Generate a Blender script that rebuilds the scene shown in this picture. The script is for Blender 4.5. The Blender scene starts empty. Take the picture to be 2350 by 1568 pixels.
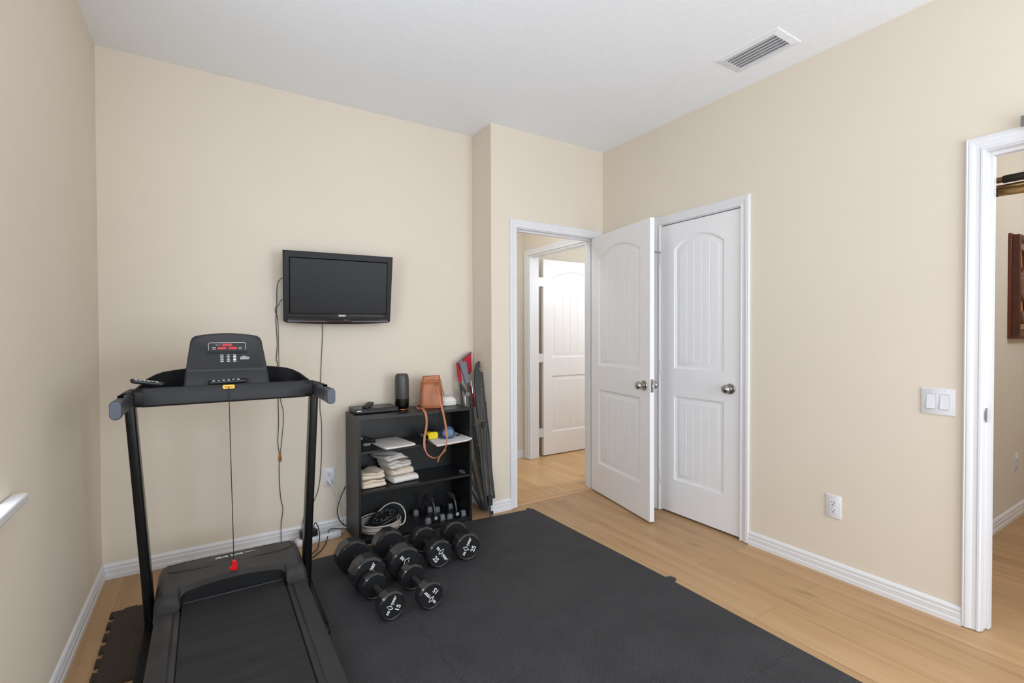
import bpy, bmesh, math, random
from mathutils import Vector, Matrix
from mathutils.geometry import tessellate_polygon

random.seed(7)
SC = bpy.context.scene
COL = SC.collection
PI = math.pi
V = Vector

# ------------------------------------------------------------------ room size
XL, YB, XR, XN, YN, H = -.463, 3.227, 2.7455, 1.696, 2.946, 2.74
YF = -1.35            # wall behind the camera
WT = .12

# ------------------------------------------------------------------ materials
def s2l(c):
    c = c / 255.0
    return c / 12.92 if c <= .04045 else ((c + .055) / 1.055) ** 2.4
def rgb(r, g, b):
    return (s2l(r), s2l(g), s2l(b), 1)

class NT:
    """small node-tree helper"""
    def __init__(self, name):
        self.m = bpy.data.materials.new(name); self.m.use_nodes = True
        self.t = self.m.node_tree; self.n = self.t.nodes; self.l = self.t.links
        self.b = self.n['Principled BSDF']
    def node(self, kind, **kw):
        nd = self.n.new(kind)
        for k, v in kw.items(): setattr(nd, k, v)
        return nd
    def val(self, sock, v):
        if hasattr(v, 'is_linked') or isinstance(v, bpy.types.NodeSocket): self.l.new(v, sock)
        else: sock.default_value = v
    def math(self, op, a, b=0.0, c=None):
        nd = self.node('ShaderNodeMath', operation=op)
        self.val(nd.inputs[0], a); self.val(nd.inputs[1], b)
        if c is not None: self.val(nd.inputs[2], c)
        return nd.outputs[0]
    def coord(self, out='Object'):
        return self.node('ShaderNodeTexCoord').outputs[out]
    def pos(self):
        return self.node('ShaderNodeNewGeometry').outputs['Position']
    def mapping(self, vec, scale=(1, 1, 1), rot=(0, 0, 0), loc=(0, 0, 0)):
        nd = self.node('ShaderNodeMapping')
        self.l.new(vec, nd.inputs['Vector'])
        nd.inputs['Scale'].default_value = scale; nd.inputs['Rotation'].default_value = rot; nd.inputs['Location'].default_value = loc
        return nd.outputs[0]
    def noise(self, vec, scale, detail=3, rough=.5):
        nd = self.node('ShaderNodeTexNoise')
        self.l.new(vec, nd.inputs['Vector'])
        nd.inputs['Scale'].default_value = scale; nd.inputs['Detail'].default_value = detail; nd.inputs['Roughness'].default_value = rough
        return nd.outputs['Fac']
    def ramp(self, fac, stops):
        nd = self.node('ShaderNodeValToRGB')
        self.l.new(fac, nd.inputs[0])
        cr = nd.color_ramp
        while len(cr.elements) < len(stops): cr.elements.new(.5)
        for e, (p, c) in zip(cr.elements, stops):
            e.position = p; e.color = c
        return nd.outputs[0]
    def mix(self, fac, a, b, blend='MIX'):
        nd = self.node('ShaderNodeMix', data_type='RGBA', blend_type=blend)
        self.val(nd.inputs['Factor'], fac); self.val(nd.inputs['A'] if False else nd.inputs[6], a); self.val(nd.inputs[7], b)
        return nd.outputs[2]
    def bump(self, height, strength=.2, dist=.002):
        nd = self.node('ShaderNodeBump')
        nd.inputs['Strength'].default_value = strength; nd.inputs['Distance'].default_value = dist
        self.l.new(height, nd.inputs['Height'])
        self.l.new(nd.outputs[0], self.b.inputs['Normal'])
    def set(self, color=None, rough=None, metal=None, spec=None, coat=None):
        if color is not None: self.val(self.b.inputs['Base Color'], color)
        if rough is not None: self.val(self.b.inputs['Roughness'], rough)
        if metal is not None: self.b.inputs['Metallic'].default_value = metal
        if spec is not None: self.b.inputs['Specular IOR Level'].default_value = spec
        if coat is not None: self.b.inputs['Coat Weight'].default_value = coat
        return self.m

def plain(name, c, rough=.5, metal=0, spec=.5, var=.06, vscale=30, bump=0, bscale=200, bdist=.0006, coat=0):
    """flat colour with slight procedural mottling"""
    t = NT(name)
    p = t.coord()
    n = t.noise(p, vscale, 3)
    col = t.ramp(n, [(.3, tuple(x * (1 - var) for x in c[:3]) + (1,)), (.7, tuple(min(1, x * (1 + var)) for x in c[:3]) + (1,))])
    r = t.math('MULTIPLY_ADD', n, .12, rough - .06)
    t.set(col, r, metal, spec, coat)
    if bump: t.bump(t.noise(p, bscale, 2), bump, bdist)
    return t.m

M = {}
def wall_mat(name, c):
    t = NT(name); p = t.pos()
    n = t.noise(p, 1.3, 2)
    col = t.ramp(n, [(.3, tuple(x * .985 for x in c[:3]) + (1,)), (.7, tuple(x * 1.015 for x in c[:3]) + (1,))])
    t.set(col, .72, 0, .25)
    t.bump(t.noise(p, 130, 3, .6), .16, .0018)
    return t.m
M['wall'] = wall_mat('beige orange-peel wall paint', rgb(218, 207, 191))
M['wallb'] = wall_mat('pale hallway wall paint', rgb(216, 208, 193))
t = NT('white knockdown ceiling'); p = t.pos()
n = t.ramp(t.noise(p, 48, 3, .55), [(.42, (0, 0, 0, 1)), (.6, (1, 1, 1, 1))])
t.set(rgb(236, 239, 243), .8, 0, .2); t.bump(n, .16, .003); M['ceil'] = t.m
M['trim'] = plain('white semi-gloss trim', rgb(221, 221, 223), .38, var=.01, vscale=4)
M['door'] = plain('white painted door', rgb(233, 232, 233), .42, var=.01, vscale=4, bump=.06, bscale=90, bdist=.0005)

def wood(name, base, dark, light, w, ln, grain=.5, rough=.42, rot=0):
    """plank floor; planks run along world Y"""
    t = NT(name); p = t.pos()
    q = t.mapping(p, rot=(0, 0, PI / 2 + rot))
    br = t.node('ShaderNodeTexBrick'); t.l.new(q, br.inputs['Vector'])
    br.inputs['Scale'].default_value = 1; br.inputs['Brick Width'].default_value = ln; br.inputs['Row Height'].default_value = w
    br.inputs['Mortar Size'].default_value = .0011; br.inputs['Mortar Smooth'].default_value = .2; br.inputs['Bias'].default_value = 0
    br.inputs['Color1'].default_value = (0, 0, 0, 1); br.inputs['Color2'].default_value = (1, 1, 1, 1); br.inputs['Mortar'].default_value = (.5, .5, .5, 1)
    br.offset = .37; br.offset_frequency = 2
    sh = t.node('ShaderNodeVectorMath', operation='MULTIPLY_ADD')     # every plank gets its own piece of grain
    t.l.new(br.outputs['Color'], sh.inputs[0]); sh.inputs[1].default_value = (7.3, 3.1, 5.7); t.l.new(q, sh.inputs[2])
    g1 = t.noise(t.mapping(sh.outputs[0], scale=(.9, 14, 1)), 1.0, 6, .62)
    g2 = t.noise(t.mapping(sh.outputs[0], scale=(3, 95, 1)), 1.0, 3, .6)
    g3 = t.noise(t.mapping(sh.outputs[0], scale=(.9, 6, 1)), 1.0, 2, .5)
    f = t.math('ADD', t.math('MULTIPLY', g1, .62), t.math('ADD', t.math('MULTIPLY', g2, .2), t.math('MULTIPLY', g3, .22)))
    col = t.ramp(f, [(.30, dark), (.5, base), (.72, light)])
    tone = t.ramp(br.outputs['Color'], [(0, (1 - .07 * grain * 2,) * 3 + (1,)), (1, (1 + .03,) * 3 + (1,))])
    col = t.mix(1.0, col, tone, 'MULTIPLY')
    kn = t.node('ShaderNodeTexVoronoi'); t.l.new(t.mapping(sh.outputs[0], scale=(1.4, 5.0, 1)), kn.inputs['Vector']); kn.inputs['Scale'].default_value = 1.0
    kf = t.ramp(kn.outputs['Distance'], [(.03, (1, 1, 1, 1)), (.1, (0, 0, 0, 1))])
    kf2 = t.math('MULTIPLY', kf, .45)
    col = t.mix(kf2, col, tuple(x * .62 for x in dark[:3]) + (1,))
    col = t.mix(t.math('MULTIPLY', br.outputs['Fac'], .55), col, tuple(x * .45 for x in dark[:3]) + (1,))
    t.set(col, t.math('MULTIPLY_ADD', g2, .1, rough - .05), 0, .4)
    t.bump(t.math('SUBTRACT', t.math('MULTIPLY', g2, .3), br.outputs['Fac']), .12, .0008)
    return t.m
M['floor'] = wood('oak plank floor', rgb(178, 142, 101), rgb(150, 114, 77), rgb(192, 158, 118), .185, 1.22)
M['floor2'] = wood('maple strip hallway floor', rgb(208, 166, 115), rgb(188, 144, 94), rgb(219, 183, 136), .083, .6, .8, .35)

def mat_mat(name, c, S=68.0, bst=.75):
    """EVA foam with a raised basket-weave tread"""
    t = NT(name); p = t.pos()
    sx = t.node('ShaderNodeSeparateXYZ'); t.l.new(t.mapping(p, scale=(S, S, S), rot=(0, 0, .02)), sx.inputs[0])
    x, y = sx.outputs[0], sx.outputs[1]
    par = t.math('MODULO', t.math('ADD', t.math('FLOOR', x), t.math('FLOOR', y)), 2.0)
    par = t.math('ABSOLUTE', par)
    fx = t.math('SUBTRACT', t.math('FRACT', x), .5); fy = t.math('SUBTRACT', t.math('FRACT', y), .5)
    a1 = t.math('MULTIPLY', t.math('ADD', fx, fy), .7071); a2 = t.math('MULTIPLY', t.math('SUBTRACT', fx, fy), .7071)
    inv = t.math('SUBTRACT', 1.0, par)
    al = t.math('ADD', t.math('MULTIPLY', a1, par), t.math('MULTIPLY', a2, inv))
    ac = t.math('ADD', t.math('MULTIPLY', a2, par), t.math('MULTIPLY', a1, inv))
    e = t.math('ADD', t.math('POWER', t.math('DIVIDE', al, .56), 2.0), t.math('POWER', t.math('DIVIDE', ac, .17), 2.0))
    h = t.ramp(e, [(.35, (1, 1, 1, 1)), (1.0, (0, 0, 0, 1))])
    n = t.noise(p, 5, 4, .6); fine = t.noise(p, 420, 2)
    col = t.ramp(n, [(.3, tuple(k * .86 for k in c[:3]) + (1,)), (.72, tuple(k * 1.18 for k in c[:3]) + (1,))])
    dust = t.ramp(t.noise(p, 260, 1), [(.76, (0, 0, 0, 1)), (.82, (1, 1, 1, 1))])
    col = t.mix(t.math('MULTIPLY', dust, .25), col, rgb(150, 148, 142))
    t.set(col, .66, 0, .25)
    t.bump(t.math('ADD', h, t.math('MULTIPLY', fine, .25)), bst, .002)
    return t.m
M['foam'] = mat_mat('charcoal foam mat', rgb(55, 55, 57))
M['foam_warmlit'] = mat_mat('foam mat with painted warm light', rgb(62, 52, 45), 44.0, 1.0)  # brown tint is warm floor light painted into the same charcoal foam

M['tread_blk'] = plain('black painted steel', rgb(12, 12, 13), .26, spec=.25, var=.08)
M['tread_plastic'] = plain('charcoal moulded plastic', rgb(45, 45, 46), .5, spec=.35, var=.12, vscale=9, bump=.1, bscale=700, bdist=.0003)
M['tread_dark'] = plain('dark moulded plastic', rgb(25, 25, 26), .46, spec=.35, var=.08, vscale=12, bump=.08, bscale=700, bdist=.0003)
t = NT('dusty treadmill hood'); p = t.pos()
n = t.noise(p, 7, 5, .65); n2 = t.noise(t.mapping(p, scale=(1, .5, 1)), 16, 3)
c1 = t.ramp(n, [(.35, rgb(38, 38, 40)), (.62, rgb(55, 54, 55)), (.8, rgb(70, 68, 67))])
t.set(c1, t.math('MULTIPLY_ADD', n2, .2, .36), 0, .5); t.bump(t.noise(p, 900, 2), .06, .0003); M['hood'] = t.m
t = NT('woven running belt'); p = t.pos()
n = t.noise(t.mapping(p, scale=(1, 9, 1)), 2.2, 4, .6); n2 = t.noise(p, 900, 2)
c1 = t.ramp(n, [(.3, rgb(35, 35, 36)), (.7, rgb(47, 47, 48))])
t.set(c1, .6, 0, .25); t.bump(n2, .15, .0004); M['belt'] = t.m
M['grip'] = plain('grey blue rubber grip', rgb(40, 43, 49), .5, var=.06)
M['gripcap'] = plain('blue grey grip cap', rgb(58, 65, 76), .38, var=.03)
M['grip_metal'] = plain('worn grey contact', rgb(104, 108, 114), .4, metal=.3)
M['led'] = plain('dim red display window', rgb(190, 62, 68), .25, var=.1, vscale=300)
M['white_ink'] = plain('white print', rgb(222, 222, 220), .6, var=.02)
M['yellow'] = plain('yellow plastic', rgb(240, 190, 62), .4, var=.03)
M['red'] = plain('glossy red plastic', rgb(214, 22, 26), .25, var=.05)
M['cordblk'] = plain('black cable', rgb(30, 29, 28), .5)
M['cordwht'] = plain('white cable', rgb(222, 218, 208), .5)
M['brass_tip'] = plain('gold connector', rgb(196, 140, 66), .35, metal=.6)
M['tv_case'] = plain('black television plastic', rgb(17, 17, 18), .42, spec=.25, var=.04)
M['tv_gloss'] = plain('glossy black bezel', rgb(5, 5, 6), .16, var=.02)
M['tv_red'] = plain('dark reddish brown gloss', rgb(34, 20, 20), .3, var=.05)
t = NT('matte lcd screen'); t.set(rgb(20, 20, 20), .36, 0, .22); M['screen'] = t.m
M['silver'] = plain('silver print', rgb(196, 198, 202), .35, metal=.4)
M['plate'] = plain('white plastic plate', rgb(216, 216, 219), .35, var=.01)
M['rg'] = plain('rocker gap grey', rgb(176, 177, 180), .5)
M['slot'] = plain('dark slot', rgb(60, 58, 56), .6)
M['nickel'] = plain('brushed nickel', rgb(170, 168, 165), .25, metal=1, var=.04)
M['hinge'] = plain('painted hinge', rgb(214, 214, 214), .4, metal=.2)
t = NT('black ash laminate'); p = t.pos()
n = t.noise(t.mapping(p, scale=(90, 90, 3)), 1, 4, .6); n3 = t.noise(t.mapping(p, scale=(3, 90, 90)), 1, 3)
t.set(t.ramp(n, [(.3, rgb(19, 19, 19)), (.7, rgb(31, 31, 31))]), .38, 0, .5); t.bump(n, .08, .0004); M['shelf'] = t.m
M['rubber'] = plain('black urethane', rgb(34, 34, 36), .22, spec=.8, var=.14, vscale=22, bump=.06, bscale=320, bdist=.0004)
M['rubber_face'] = plain('matte black end disc', rgb(20, 20, 21), .6, spec=.3, var=.1, vscale=40)
M['handle_steel'] = plain('dark steel handle', rgb(74, 74, 76), .4, metal=.8, var=.1, bump=.3, bscale=600, bdist=.0004)
M['leather'] = plain('tan leather', rgb(178, 110, 74), .4, var=.1, vscale=14, bump=.08, bscale=240, bdist=.0005)
M['stitch'] = plain('pale stitched edge', rgb(206, 150, 112), .6)
M['gold'] = plain('brass hardware', rgb(190, 165, 120), .3, metal=1)
M['towel_w'] = plain('white terry cloth', rgb(228, 222, 214), .9, spec=.1, var=.04, vscale=40, bump=.5, bscale=330, bdist=.0012)
M['towel_c'] = plain('cream terry cloth', rgb(226, 212, 192), .9, spec=.1, var=.05, vscale=40, bump=.5, bscale=330, bdist=.0012)
M['towel_b'] = plain('grey blue cloth', rgb(216, 210, 203), .9, spec=.1, var=.06, vscale=30, bump=.45, bscale=280, bdist=.0012)
M['paper'] = plain('white paper', rgb(230, 226, 224), .7, var=.02)
M['card'] = plain('tan cardboard', rgb(186, 150, 118), .7, var=.05)
M['greycard'] = plain('grey paper', rgb(170, 172, 176), .7, var=.03)
M['tape_y'] = plain('bright yellow case', rgb(238, 212, 26), .35, var=.03)
M['blk_plastic'] = plain('black plastic', rgb(24, 24, 26), .35, var=.08)
M['blue_cloth'] = plain('slate blue cloth', rgb(84, 102, 128), .8, spec=.2, var=.08, vscale=60, bump=.3, bscale=420)
M['blue_cloth2'] = plain('pale blue cloth', rgb(112, 130, 156), .8, spec=.2, var=.06, vscale=60)
M['copper'] = plain('copper ring', rgb(206, 112, 76), .3, metal=.8)
M['speaker_mesh'] = plain('dark grey speaker cloth', rgb(66, 65, 63), .38, var=.08, vscale=60, bump=.3, bscale=900, bdist=.0004)
M['foot_grey'] = plain('blue grey rubber foot', rgb(104, 105, 108), .5, var=.06)
M['foam_grip'] = plain('dark foam grip', rgb(40, 41, 45), .8, var=.08, bump=.2, bscale=500)
M['coil'] = plain('off white cable', rgb(196, 184, 176), .5, var=.08, vscale=30)
M['redcloth'] = plain('red polyester', rgb(170, 22, 44), .75, var=.06, bump=.2, bscale=600)
M['greycloth'] = plain('grey polyester', rgb(112, 116, 124), .75, var=.06, bump=.2, bscale=600)
M['tube'] = plain('dark grey coated steel', rgb(54, 55, 57), .42, var=.08)
M['steel'] = plain('bright steel', rgb(150, 153, 158), .25, metal=1)
M['brown'] = plain('dark cherry wood frame', rgb(84, 42, 22), .35, var=.2, vscale=12)
M['brass'] = plain('antique brass tube', rgb(150, 120, 78), .28, metal=.9)
M['carve'] = plain('carved brown relief', rgb(110, 80, 62), .55, var=.35, vscale=24)
M['terracotta'] = plain('reddish tan panel', rgb(176, 112, 76), .7, var=.12, vscale=8)
M['tanframe'] = plain('tan inner frame', rgb(150, 120, 84), .5, var=.1)
M['dark_in'] = plain('duct interior', rgb(190, 191, 193), .8)
M['vent'] = plain('white enamel', rgb(226, 227, 230), .35, var=.01)
t = NT('window glass'); t.set((1, 1, 1, 1), .02); t.b.inputs['Transmission Weight'].default_value = 1; t.b.inputs['IOR'].default_value = 1.02; M['glass'] = t.m
t = NT('clear plastic wrap'); t.set(rgb(150, 152, 158), .2, 0, .5); t.b.inputs['Alpha'].default_value = .3; M['wrap'] = t.m

# ------------------------------------------------------------------ mesh tools
class G:
    def __init__(self): self.bm = bmesh.new()
    def face(self, vs):
        try: return self.bm.faces.new(vs)
        except ValueError: return None
    def v(self, p): return self.bm.verts.new(V(p))
    def ring(self, pts): return [self.v(p) for p in pts]
    def bridge(self, a, b, closed=True):
        n = len(a)
        for i in range(n if closed else n - 1):
            j = (i + 1) % n
            self.face((a[i], a[j], b[j], b[i]))
    def cap(self, r, flip=False):
        self.face(list(reversed(r)) if flip else r)
    def loft(self, rings, closed=True, caps=True):
        rs = [self.ring(r) for r in rings]
        for a, b in zip(rs, rs[1:]): self.bridge(a, b, closed)
        if caps and closed:
            self.cap(rs[0], True); self.cap(rs[-1])
        return rs
    def box(self, x0, x1, y0, y1, z0, z1):
        self.loft([[(x0, y0, z0), (x1, y0, z0), (x1, y1, z0), (x0, y1, z0)], [(x0, y0, z1), (x1, y0, z1), (x1, y1, z1), (x0, y1, z1)]])
        return self
    def obox(self, mat, sx, sy, sz):
        c = [(-1, -1), (1, -1), (1, 1), (-1, 1)]
        self.loft([[mat @ V((a * sx / 2, b * sy / 2, k * sz / 2)) for a, b in c] for k in (-1, 1)])
        return self
    def prism(self, poly, f, h0, h1):
        """poly in 2d, f(a,b,h)->3d"""
        self.loft([[f(a, b, h0) for a, b in poly], [f(a, b, h1) for a, b in poly]])
        return self
    def tube(self, pts, r, n=10, up=None, ry=None, closed=False, caps=True):
        pts = [V(p) for p in pts]; N = len(pts)
        rs = r if isinstance(r, (list, tuple)) else [r] * N
        rys = ry if isinstance(ry, (list, tuple)) else [ry] * N
        prev = None; rings = []
        for i, p in enumerate(pts):
            if closed: tg = pts[(i + 1) % N] - pts[i - 1]
            else: tg = pts[min(i + 1, N - 1)] - pts[max(i - 1, 0)]
            tg.normalize()
            if up is not None:
                a = tg.cross(V(up)).normalized(); b = a.cross(tg).normalized()
            else:
                if prev is None:
                    prev = V((0, 0, 1)) if abs(tg.z) < .9 else V((1, 0, 0))
                a = tg.cross(prev).normalized(); b = a.cross(tg).normalized(); prev = b
            ra, rb = rs[i], (rys[i] if rys[i] is not None else rs[i])
            rings.append([p + a * math.cos(2 * PI * k / n) * ra + b * math.sin(2 * PI * k / n) * rb for k in range(n)])
        rr = [self.ring(q) for q in rings]
        for a, b in zip(rr, rr[1:]): self.bridge(a, b)
        if closed: self.bridge(rr[-1], rr[0])
        elif caps: self.cap(rr[0], True); self.cap(rr[-1])
        return self
    def lathe(self, prof, mat=Matrix.Identity(4), n=28):
        """profile (r, h) about local Z"""
        rs = []
        for r, h in prof:
            if r < 1e-6: rs.append([self.v(mat @ V((0, 0, h)))])
            else: rs.append(self.ring([mat @ V((r * math.cos(2 * PI * k / n), r * math.sin(2 * PI * k / n), h)) for k in range(n)]))
        for a, b in zip(rs, rs[1:]):
            if len(a) == 1 and len(b) == 1: continue
            if len(a) == 1:
                for k in range(n): self.face((a[0], b[(k + 1) % n], b[k]))
            elif len(b) == 1:
                for k in range(n): self.face((a[k], a[(k + 1) % n], b[0]))
            else: self.bridge(a, b)
        if len(rs[0]) > 1: self.cap(rs[0], True)
        if len(rs[-1]) > 1: self.cap(rs[-1])
        return self

def frame(o, x, y, z):
    m = Matrix.Identity(4)
    for i, a in enumerate((V(x), V(y), V(z))):
        for k in range(3): m[k][i] = a[k]
    for k in range(3): m[k][3] = o[k]
    return m
def rz(a): return Matrix.Rotation(a, 4, 'Z')
def T(*p): return Matrix.Translation(V(p))

MATS = {}
def part(name, g, mat, parent=None, bevel=0, seg=2, sub=0, sharp=38, label=None, kind=None, local=False, recalc=True):
    bm = g.bm if isinstance(g, G) else g
    if recalc: bmesh.ops.recalc_face_normals(bm, faces=bm.faces[:])
    if parent is not None and not local:
        bm.transform(MATS[parent.name].inverted())
    me = bpy.data.meshes.new(name); bm.to_mesh(me); bm.free()
    me.materials.append(M[mat] if isinstance(mat, str) else mat)
    o = bpy.data.objects.new(name, me); COL.objects.link(o)
    me.polygons.foreach_set('use_smooth', [True] * len(me.polygons))
    me.set_sharp_from_angle(angle=math.radians(sharp))
    if bevel:
        b = o.modifiers.new('bevel', 'BEVEL'); b.width = bevel; b.segments = seg; b.limit_method = 'ANGLE'; b.angle_limit = math.radians(40); b.harden_normals = False
    if sub:
        s = o.modifiers.new('sub', 'SUBSURF'); s.levels = sub; s.render_levels = sub
    if parent is not None:
        o.parent = parent; MATS[o.name] = MATS[parent.name]
    else: MATS[o.name] = Matrix.Identity(4)
    if label: o['label'] = label
    if kind: o['kind'] = kind
    return o
def thing(name, label, cat, loc=(0, 0, 0), rot=0, group=None, m=None):
    o = bpy.data.objects.new(name, None); COL.objects.link(o); o.empty_display_size = .05
    mm = m if m is not None else T(*loc) @ rz(rot)
    o.matrix_basis = mm
    MATS[o.name] = mm
    o['label'] = label; o['category'] = cat
    if group: o['group'] = group
    return o
def struct_root(name, loc=(0, 0, 0)):
    o = bpy.data.objects.new(name, None); COL.objects.link(o); o.location = loc
    MATS[o.name] = T(*loc); o['kind'] = 'structure'
    return o
def struct(name, g, mat, **k):
    return part(name, g, mat, kind='structure', **k)
def tag(o, label, cat, group=None):
    o['label'] = label; o['category'] = cat
    if group: o['group'] = group
    return o
def text_bm(s, size, mat, ext=.0004, bold=.006, shear=0, sx=1.0):
    """lettering lying in local XY, centred, moved by mat"""
    cu = bpy.data.curves.new('lettering', 'FONT'); cu.body = s; cu.size = size; cu.extrude = ext; cu.offset = bold * size; cu.shear = shear
    cu.align_x = 'CENTER'; cu.align_y = 'CENTER'; cu.resolution_u = 3
    ob = bpy.data.objects.new('lettering_tmp', cu)
    me = bpy.data.meshes.new_from_object(ob)
    bm = bmesh.new(); bm.from_mesh(me)
    bm.transform(mat @ Matrix.Diagonal((sx, 1, 1, 1)))
    bpy.data.objects.remove(ob); bpy.data.meshes.remove(me); bpy.data.curves.remove(cu)
    return bm
def join_bm(a, b):
    me = bpy.data.meshes.new('join_tmp'); b.to_mesh(me); a.from_mesh(me); bpy.data.meshes.remove(me); b.free()
def smooth_path(pts, k=6):
    pts = [V(p) for p in pts]; out = []
    for i in range(len(pts) - 1):
        p0, p1, p2, p3 = pts[max(i - 1, 0)], pts[i], pts[i + 1], pts[min(i + 2, len(pts) - 1)]
        for j in range(k):
            t = j / k
            out.append(.5 * ((2 * p1) + (p2 - p0) * t + (2 * p0 - 5 * p1 + 4 * p2 - p3) * t * t + (3 * p1 - p0 - 3 * p2 + p3) * t ** 3))
    out.append(pts[-1]); return out
def rrect(w, h, r, n=4):
    out = []
    for cx, cy, a0 in ((w / 2 - r, h / 2 - r, 0), (-w / 2 + r, h / 2 - r, 90), (-w / 2 + r, -h / 2 + r, 180), (w / 2 - r, -h / 2 + r, 270)):
        for i in range(n + 1):
            a = math.radians(a0 + 90 * i / n); out.append((cx + r * math.cos(a), cy + r * math.sin(a)))
    return out

# ------------------------------------------------------------------ SETTING
def wall_with_holes(name, f, s0, s1, z0, z1, holes, mat='wall', th=WT):
    """f(s,t,z): t=0 room face, t=-th back.  holes: (s0,s1,z0,z1)"""
    g = G()
    ss = sorted({s0, s1, *[h[0] for h in holes], *[h[1] for h in holes]}); zs = sorted({z0, z1, *[h[2] for h in holes], *[h[3] for h in holes]})
    def solid(i, j):
        if i < 0 or j < 0 or i >= len(ss) - 1 or j >= len(zs) - 1: return False
        a, b = (ss[i] + ss[i + 1]) / 2, (zs[j] + zs[j + 1]) / 2
        return not any(h[0] < a < h[1] and h[2] < b < h[3] for h in holes)
    vv = {}
    def vt(i, j, t):
        k = (i, j, t)
        if k not in vv: vv[k] = g.v(f(ss[i], t, zs[j]))
        return vv[k]
    for i in range(len(ss) - 1):
        for j in range(len(zs) - 1):
            if not solid(i, j): continue
            for t in (0, -th): g.face((vt(i, j, t), vt(i + 1, j, t), vt(i + 1, j + 1, t), vt(i, j + 1, t)))
            if not solid(i - 1, j): g.face((vt(i, j, 0), vt(i, j + 1, 0), vt(i, j + 1, -th), vt(i, j, -th)))
            if not solid(i + 1, j): g.face((vt(i + 1, j, 0), vt(i + 1, j + 1, 0), vt(i + 1, j + 1, -th), vt(i + 1, j, -th)))
            if not solid(i, j - 1): g.face((vt(i, j, 0), vt(i + 1, j, 0), vt(i + 1, j, -th), vt(i, j, -th)))
            if not solid(i, j + 1): g.face((vt(i, j + 1, 0), vt(i + 1, j + 1, 0), vt(i + 1, j + 1, -th), vt(i, j + 1, -th)))
    return struct(name, g, mat)

fR = lambda s, t, z: V((XR - t, s, z))          # right wall, room side is -x
fL = lambda s, t, z: V((XL + t, s, z))
fB = lambda s, t, z: V((s, YB - t, z))
fE = lambda s, t, z: V((s, YN - t, z))          # entry door wall
fF = lambda s, t, z: V((s, YF + t, z))

HB = 4.12            # hallway far wall
struct('floor', G().box(XL - .1, XR + .0585, YF - .1, YB + .1, -.06, 0), 'floor')
struct('floor_hallway', G().box(XN + .1, 5.0, YB + .1, 5.0, -.06, 0), 'floor2')
g = G(); g.box(XN + .1, XR + .0585, YN + .06, YB + .1, 0.0, .0015); struct('floor_doorway', g, 'floor2')
struct('floor_den', G().box(XR + .0585, 7.0, YF - .1, YB + .1, -.06, 0), 'floor')
struct('ceiling', G().box(XL - .12, 7.0, YF - .12, 5.0, H, H + .1), 'ceil')

WY0, WY1, WZ0, WZ1 = .78, 1.775, .82, 2.1
wall_with_holes('wall_left', fL, YF - WT, YB + WT, 0, H, [(WY0, WY1, WZ0, WZ1)])
wall_with_holes('wall_back', fB, XL, XN, 0, H, [])
g = G(); g.box(XN, XN + .115, YN, YB + WT, 0, H); struct('wall_nook', g, 'wall')
EX0, EX1, ETOP = 1.9085, 2.6585, 2.03
wall_with_holes('wall_entry', fE, XN + .115, XR, 0, H, [(EX0 - .02, EX1 + .02, 0, ETOP + .02)], th=.115)
C0, C1, CTOP = 1.742, 2.345, 2.03
O0, O1, OTOP = -.17, .648, 2.015
B0, B1, BTOP = 3.155, 4.012, 2.045
wall_with_holes('wall_right', fR, YF, HB + WT, 0, H, [(C0 - .02, C1 + .02, 0, CTOP + .02), (O0 - .02, O1 + .02, 0, OTOP + .02), (B0 - .02, B1 + .02, 0, BTOP + .02)])
wall_with_holes('wall_near', fF, XL, XR, 0, H, [])
# hallway, bathroom behind it, den on the right
g = G(); g.box(XN, XR, HB, HB + WT, 0, H); struct('wall_hallway_far', g, 'wallb')
g = G(); g.box(XN + .0, XN + .115, YB + WT, HB, 0, H); struct('wall_hallway_left', g, 'wallb')
g = G(); g.box(XR + WT, 4.9, 4.5, 4.62, 0, H); struct('wall_bath_far', g, 'wallb')
g = G(); g.box(4.8, 4.92, 2.5, 4.5, 0, H); struct('wall_bath_side', g, 'wallb')
g = G(); g.box(XR + WT, 4.92, 2.4, 2.5, 0, H); struct('wall_bath_near', g, 'wallb')
g = G(); g.box(XR + WT, 7.0, .945, .945 + WT, 0, H); struct('wall_den_far', g, 'wallb')
g = G(); g.box(6.9, 7.0, YF, .945, 0, H); struct('wall_den_side', g, 'wallb')
g = G(); g.box(XR + WT, 7.0, YF - .1, YF, 0, H); struct('wall_den_near', g, 'wallb')
g = G()
g.box(XR + .7, XR + .76, 1.6, 2.4, 0, H); g.box(XR + WT, XR + .7, 1.6, 1.66, 0, H)
struct('wall_closet', g, 'wallb')

# baseboards
BBP = [(0, 0), (.0155, 0), (.0155, .021), (.0125, .025), (.0135, .048), (.0105, .053), (.012, .066), (.008, .076), (.003, .079), (0, .079)]
def baseboard(name, f, a, b):
    g = G(); g.loft([[f(a, t, z) for t, z in BBP], [f(b, t, z) for t, z in BBP]])
    return struct(name, g, 'trim', sharp=20)
baseboard('baseboard_left', fL, YF, YB)
baseboard('baseboard_back', fB, XL, XN)
baseboard('baseboard_nook', lambda s, t, z: V((XN - t, s, z)), YN - .0155, YB)
baseboard('baseboard_entry', fE, XN - .0155, EX0 - .06)
baseboard('baseboard_right', fR, O1 + .063, C0 - .064)
baseboard('baseboard_hallway', lambda s, t, z: V((s, HB - t, z)), XN + .1, XR)
baseboard('baseboard_den', lambda s, t, z: V((s, .945 - t, z)), XR + WT, 6.9)

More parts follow.
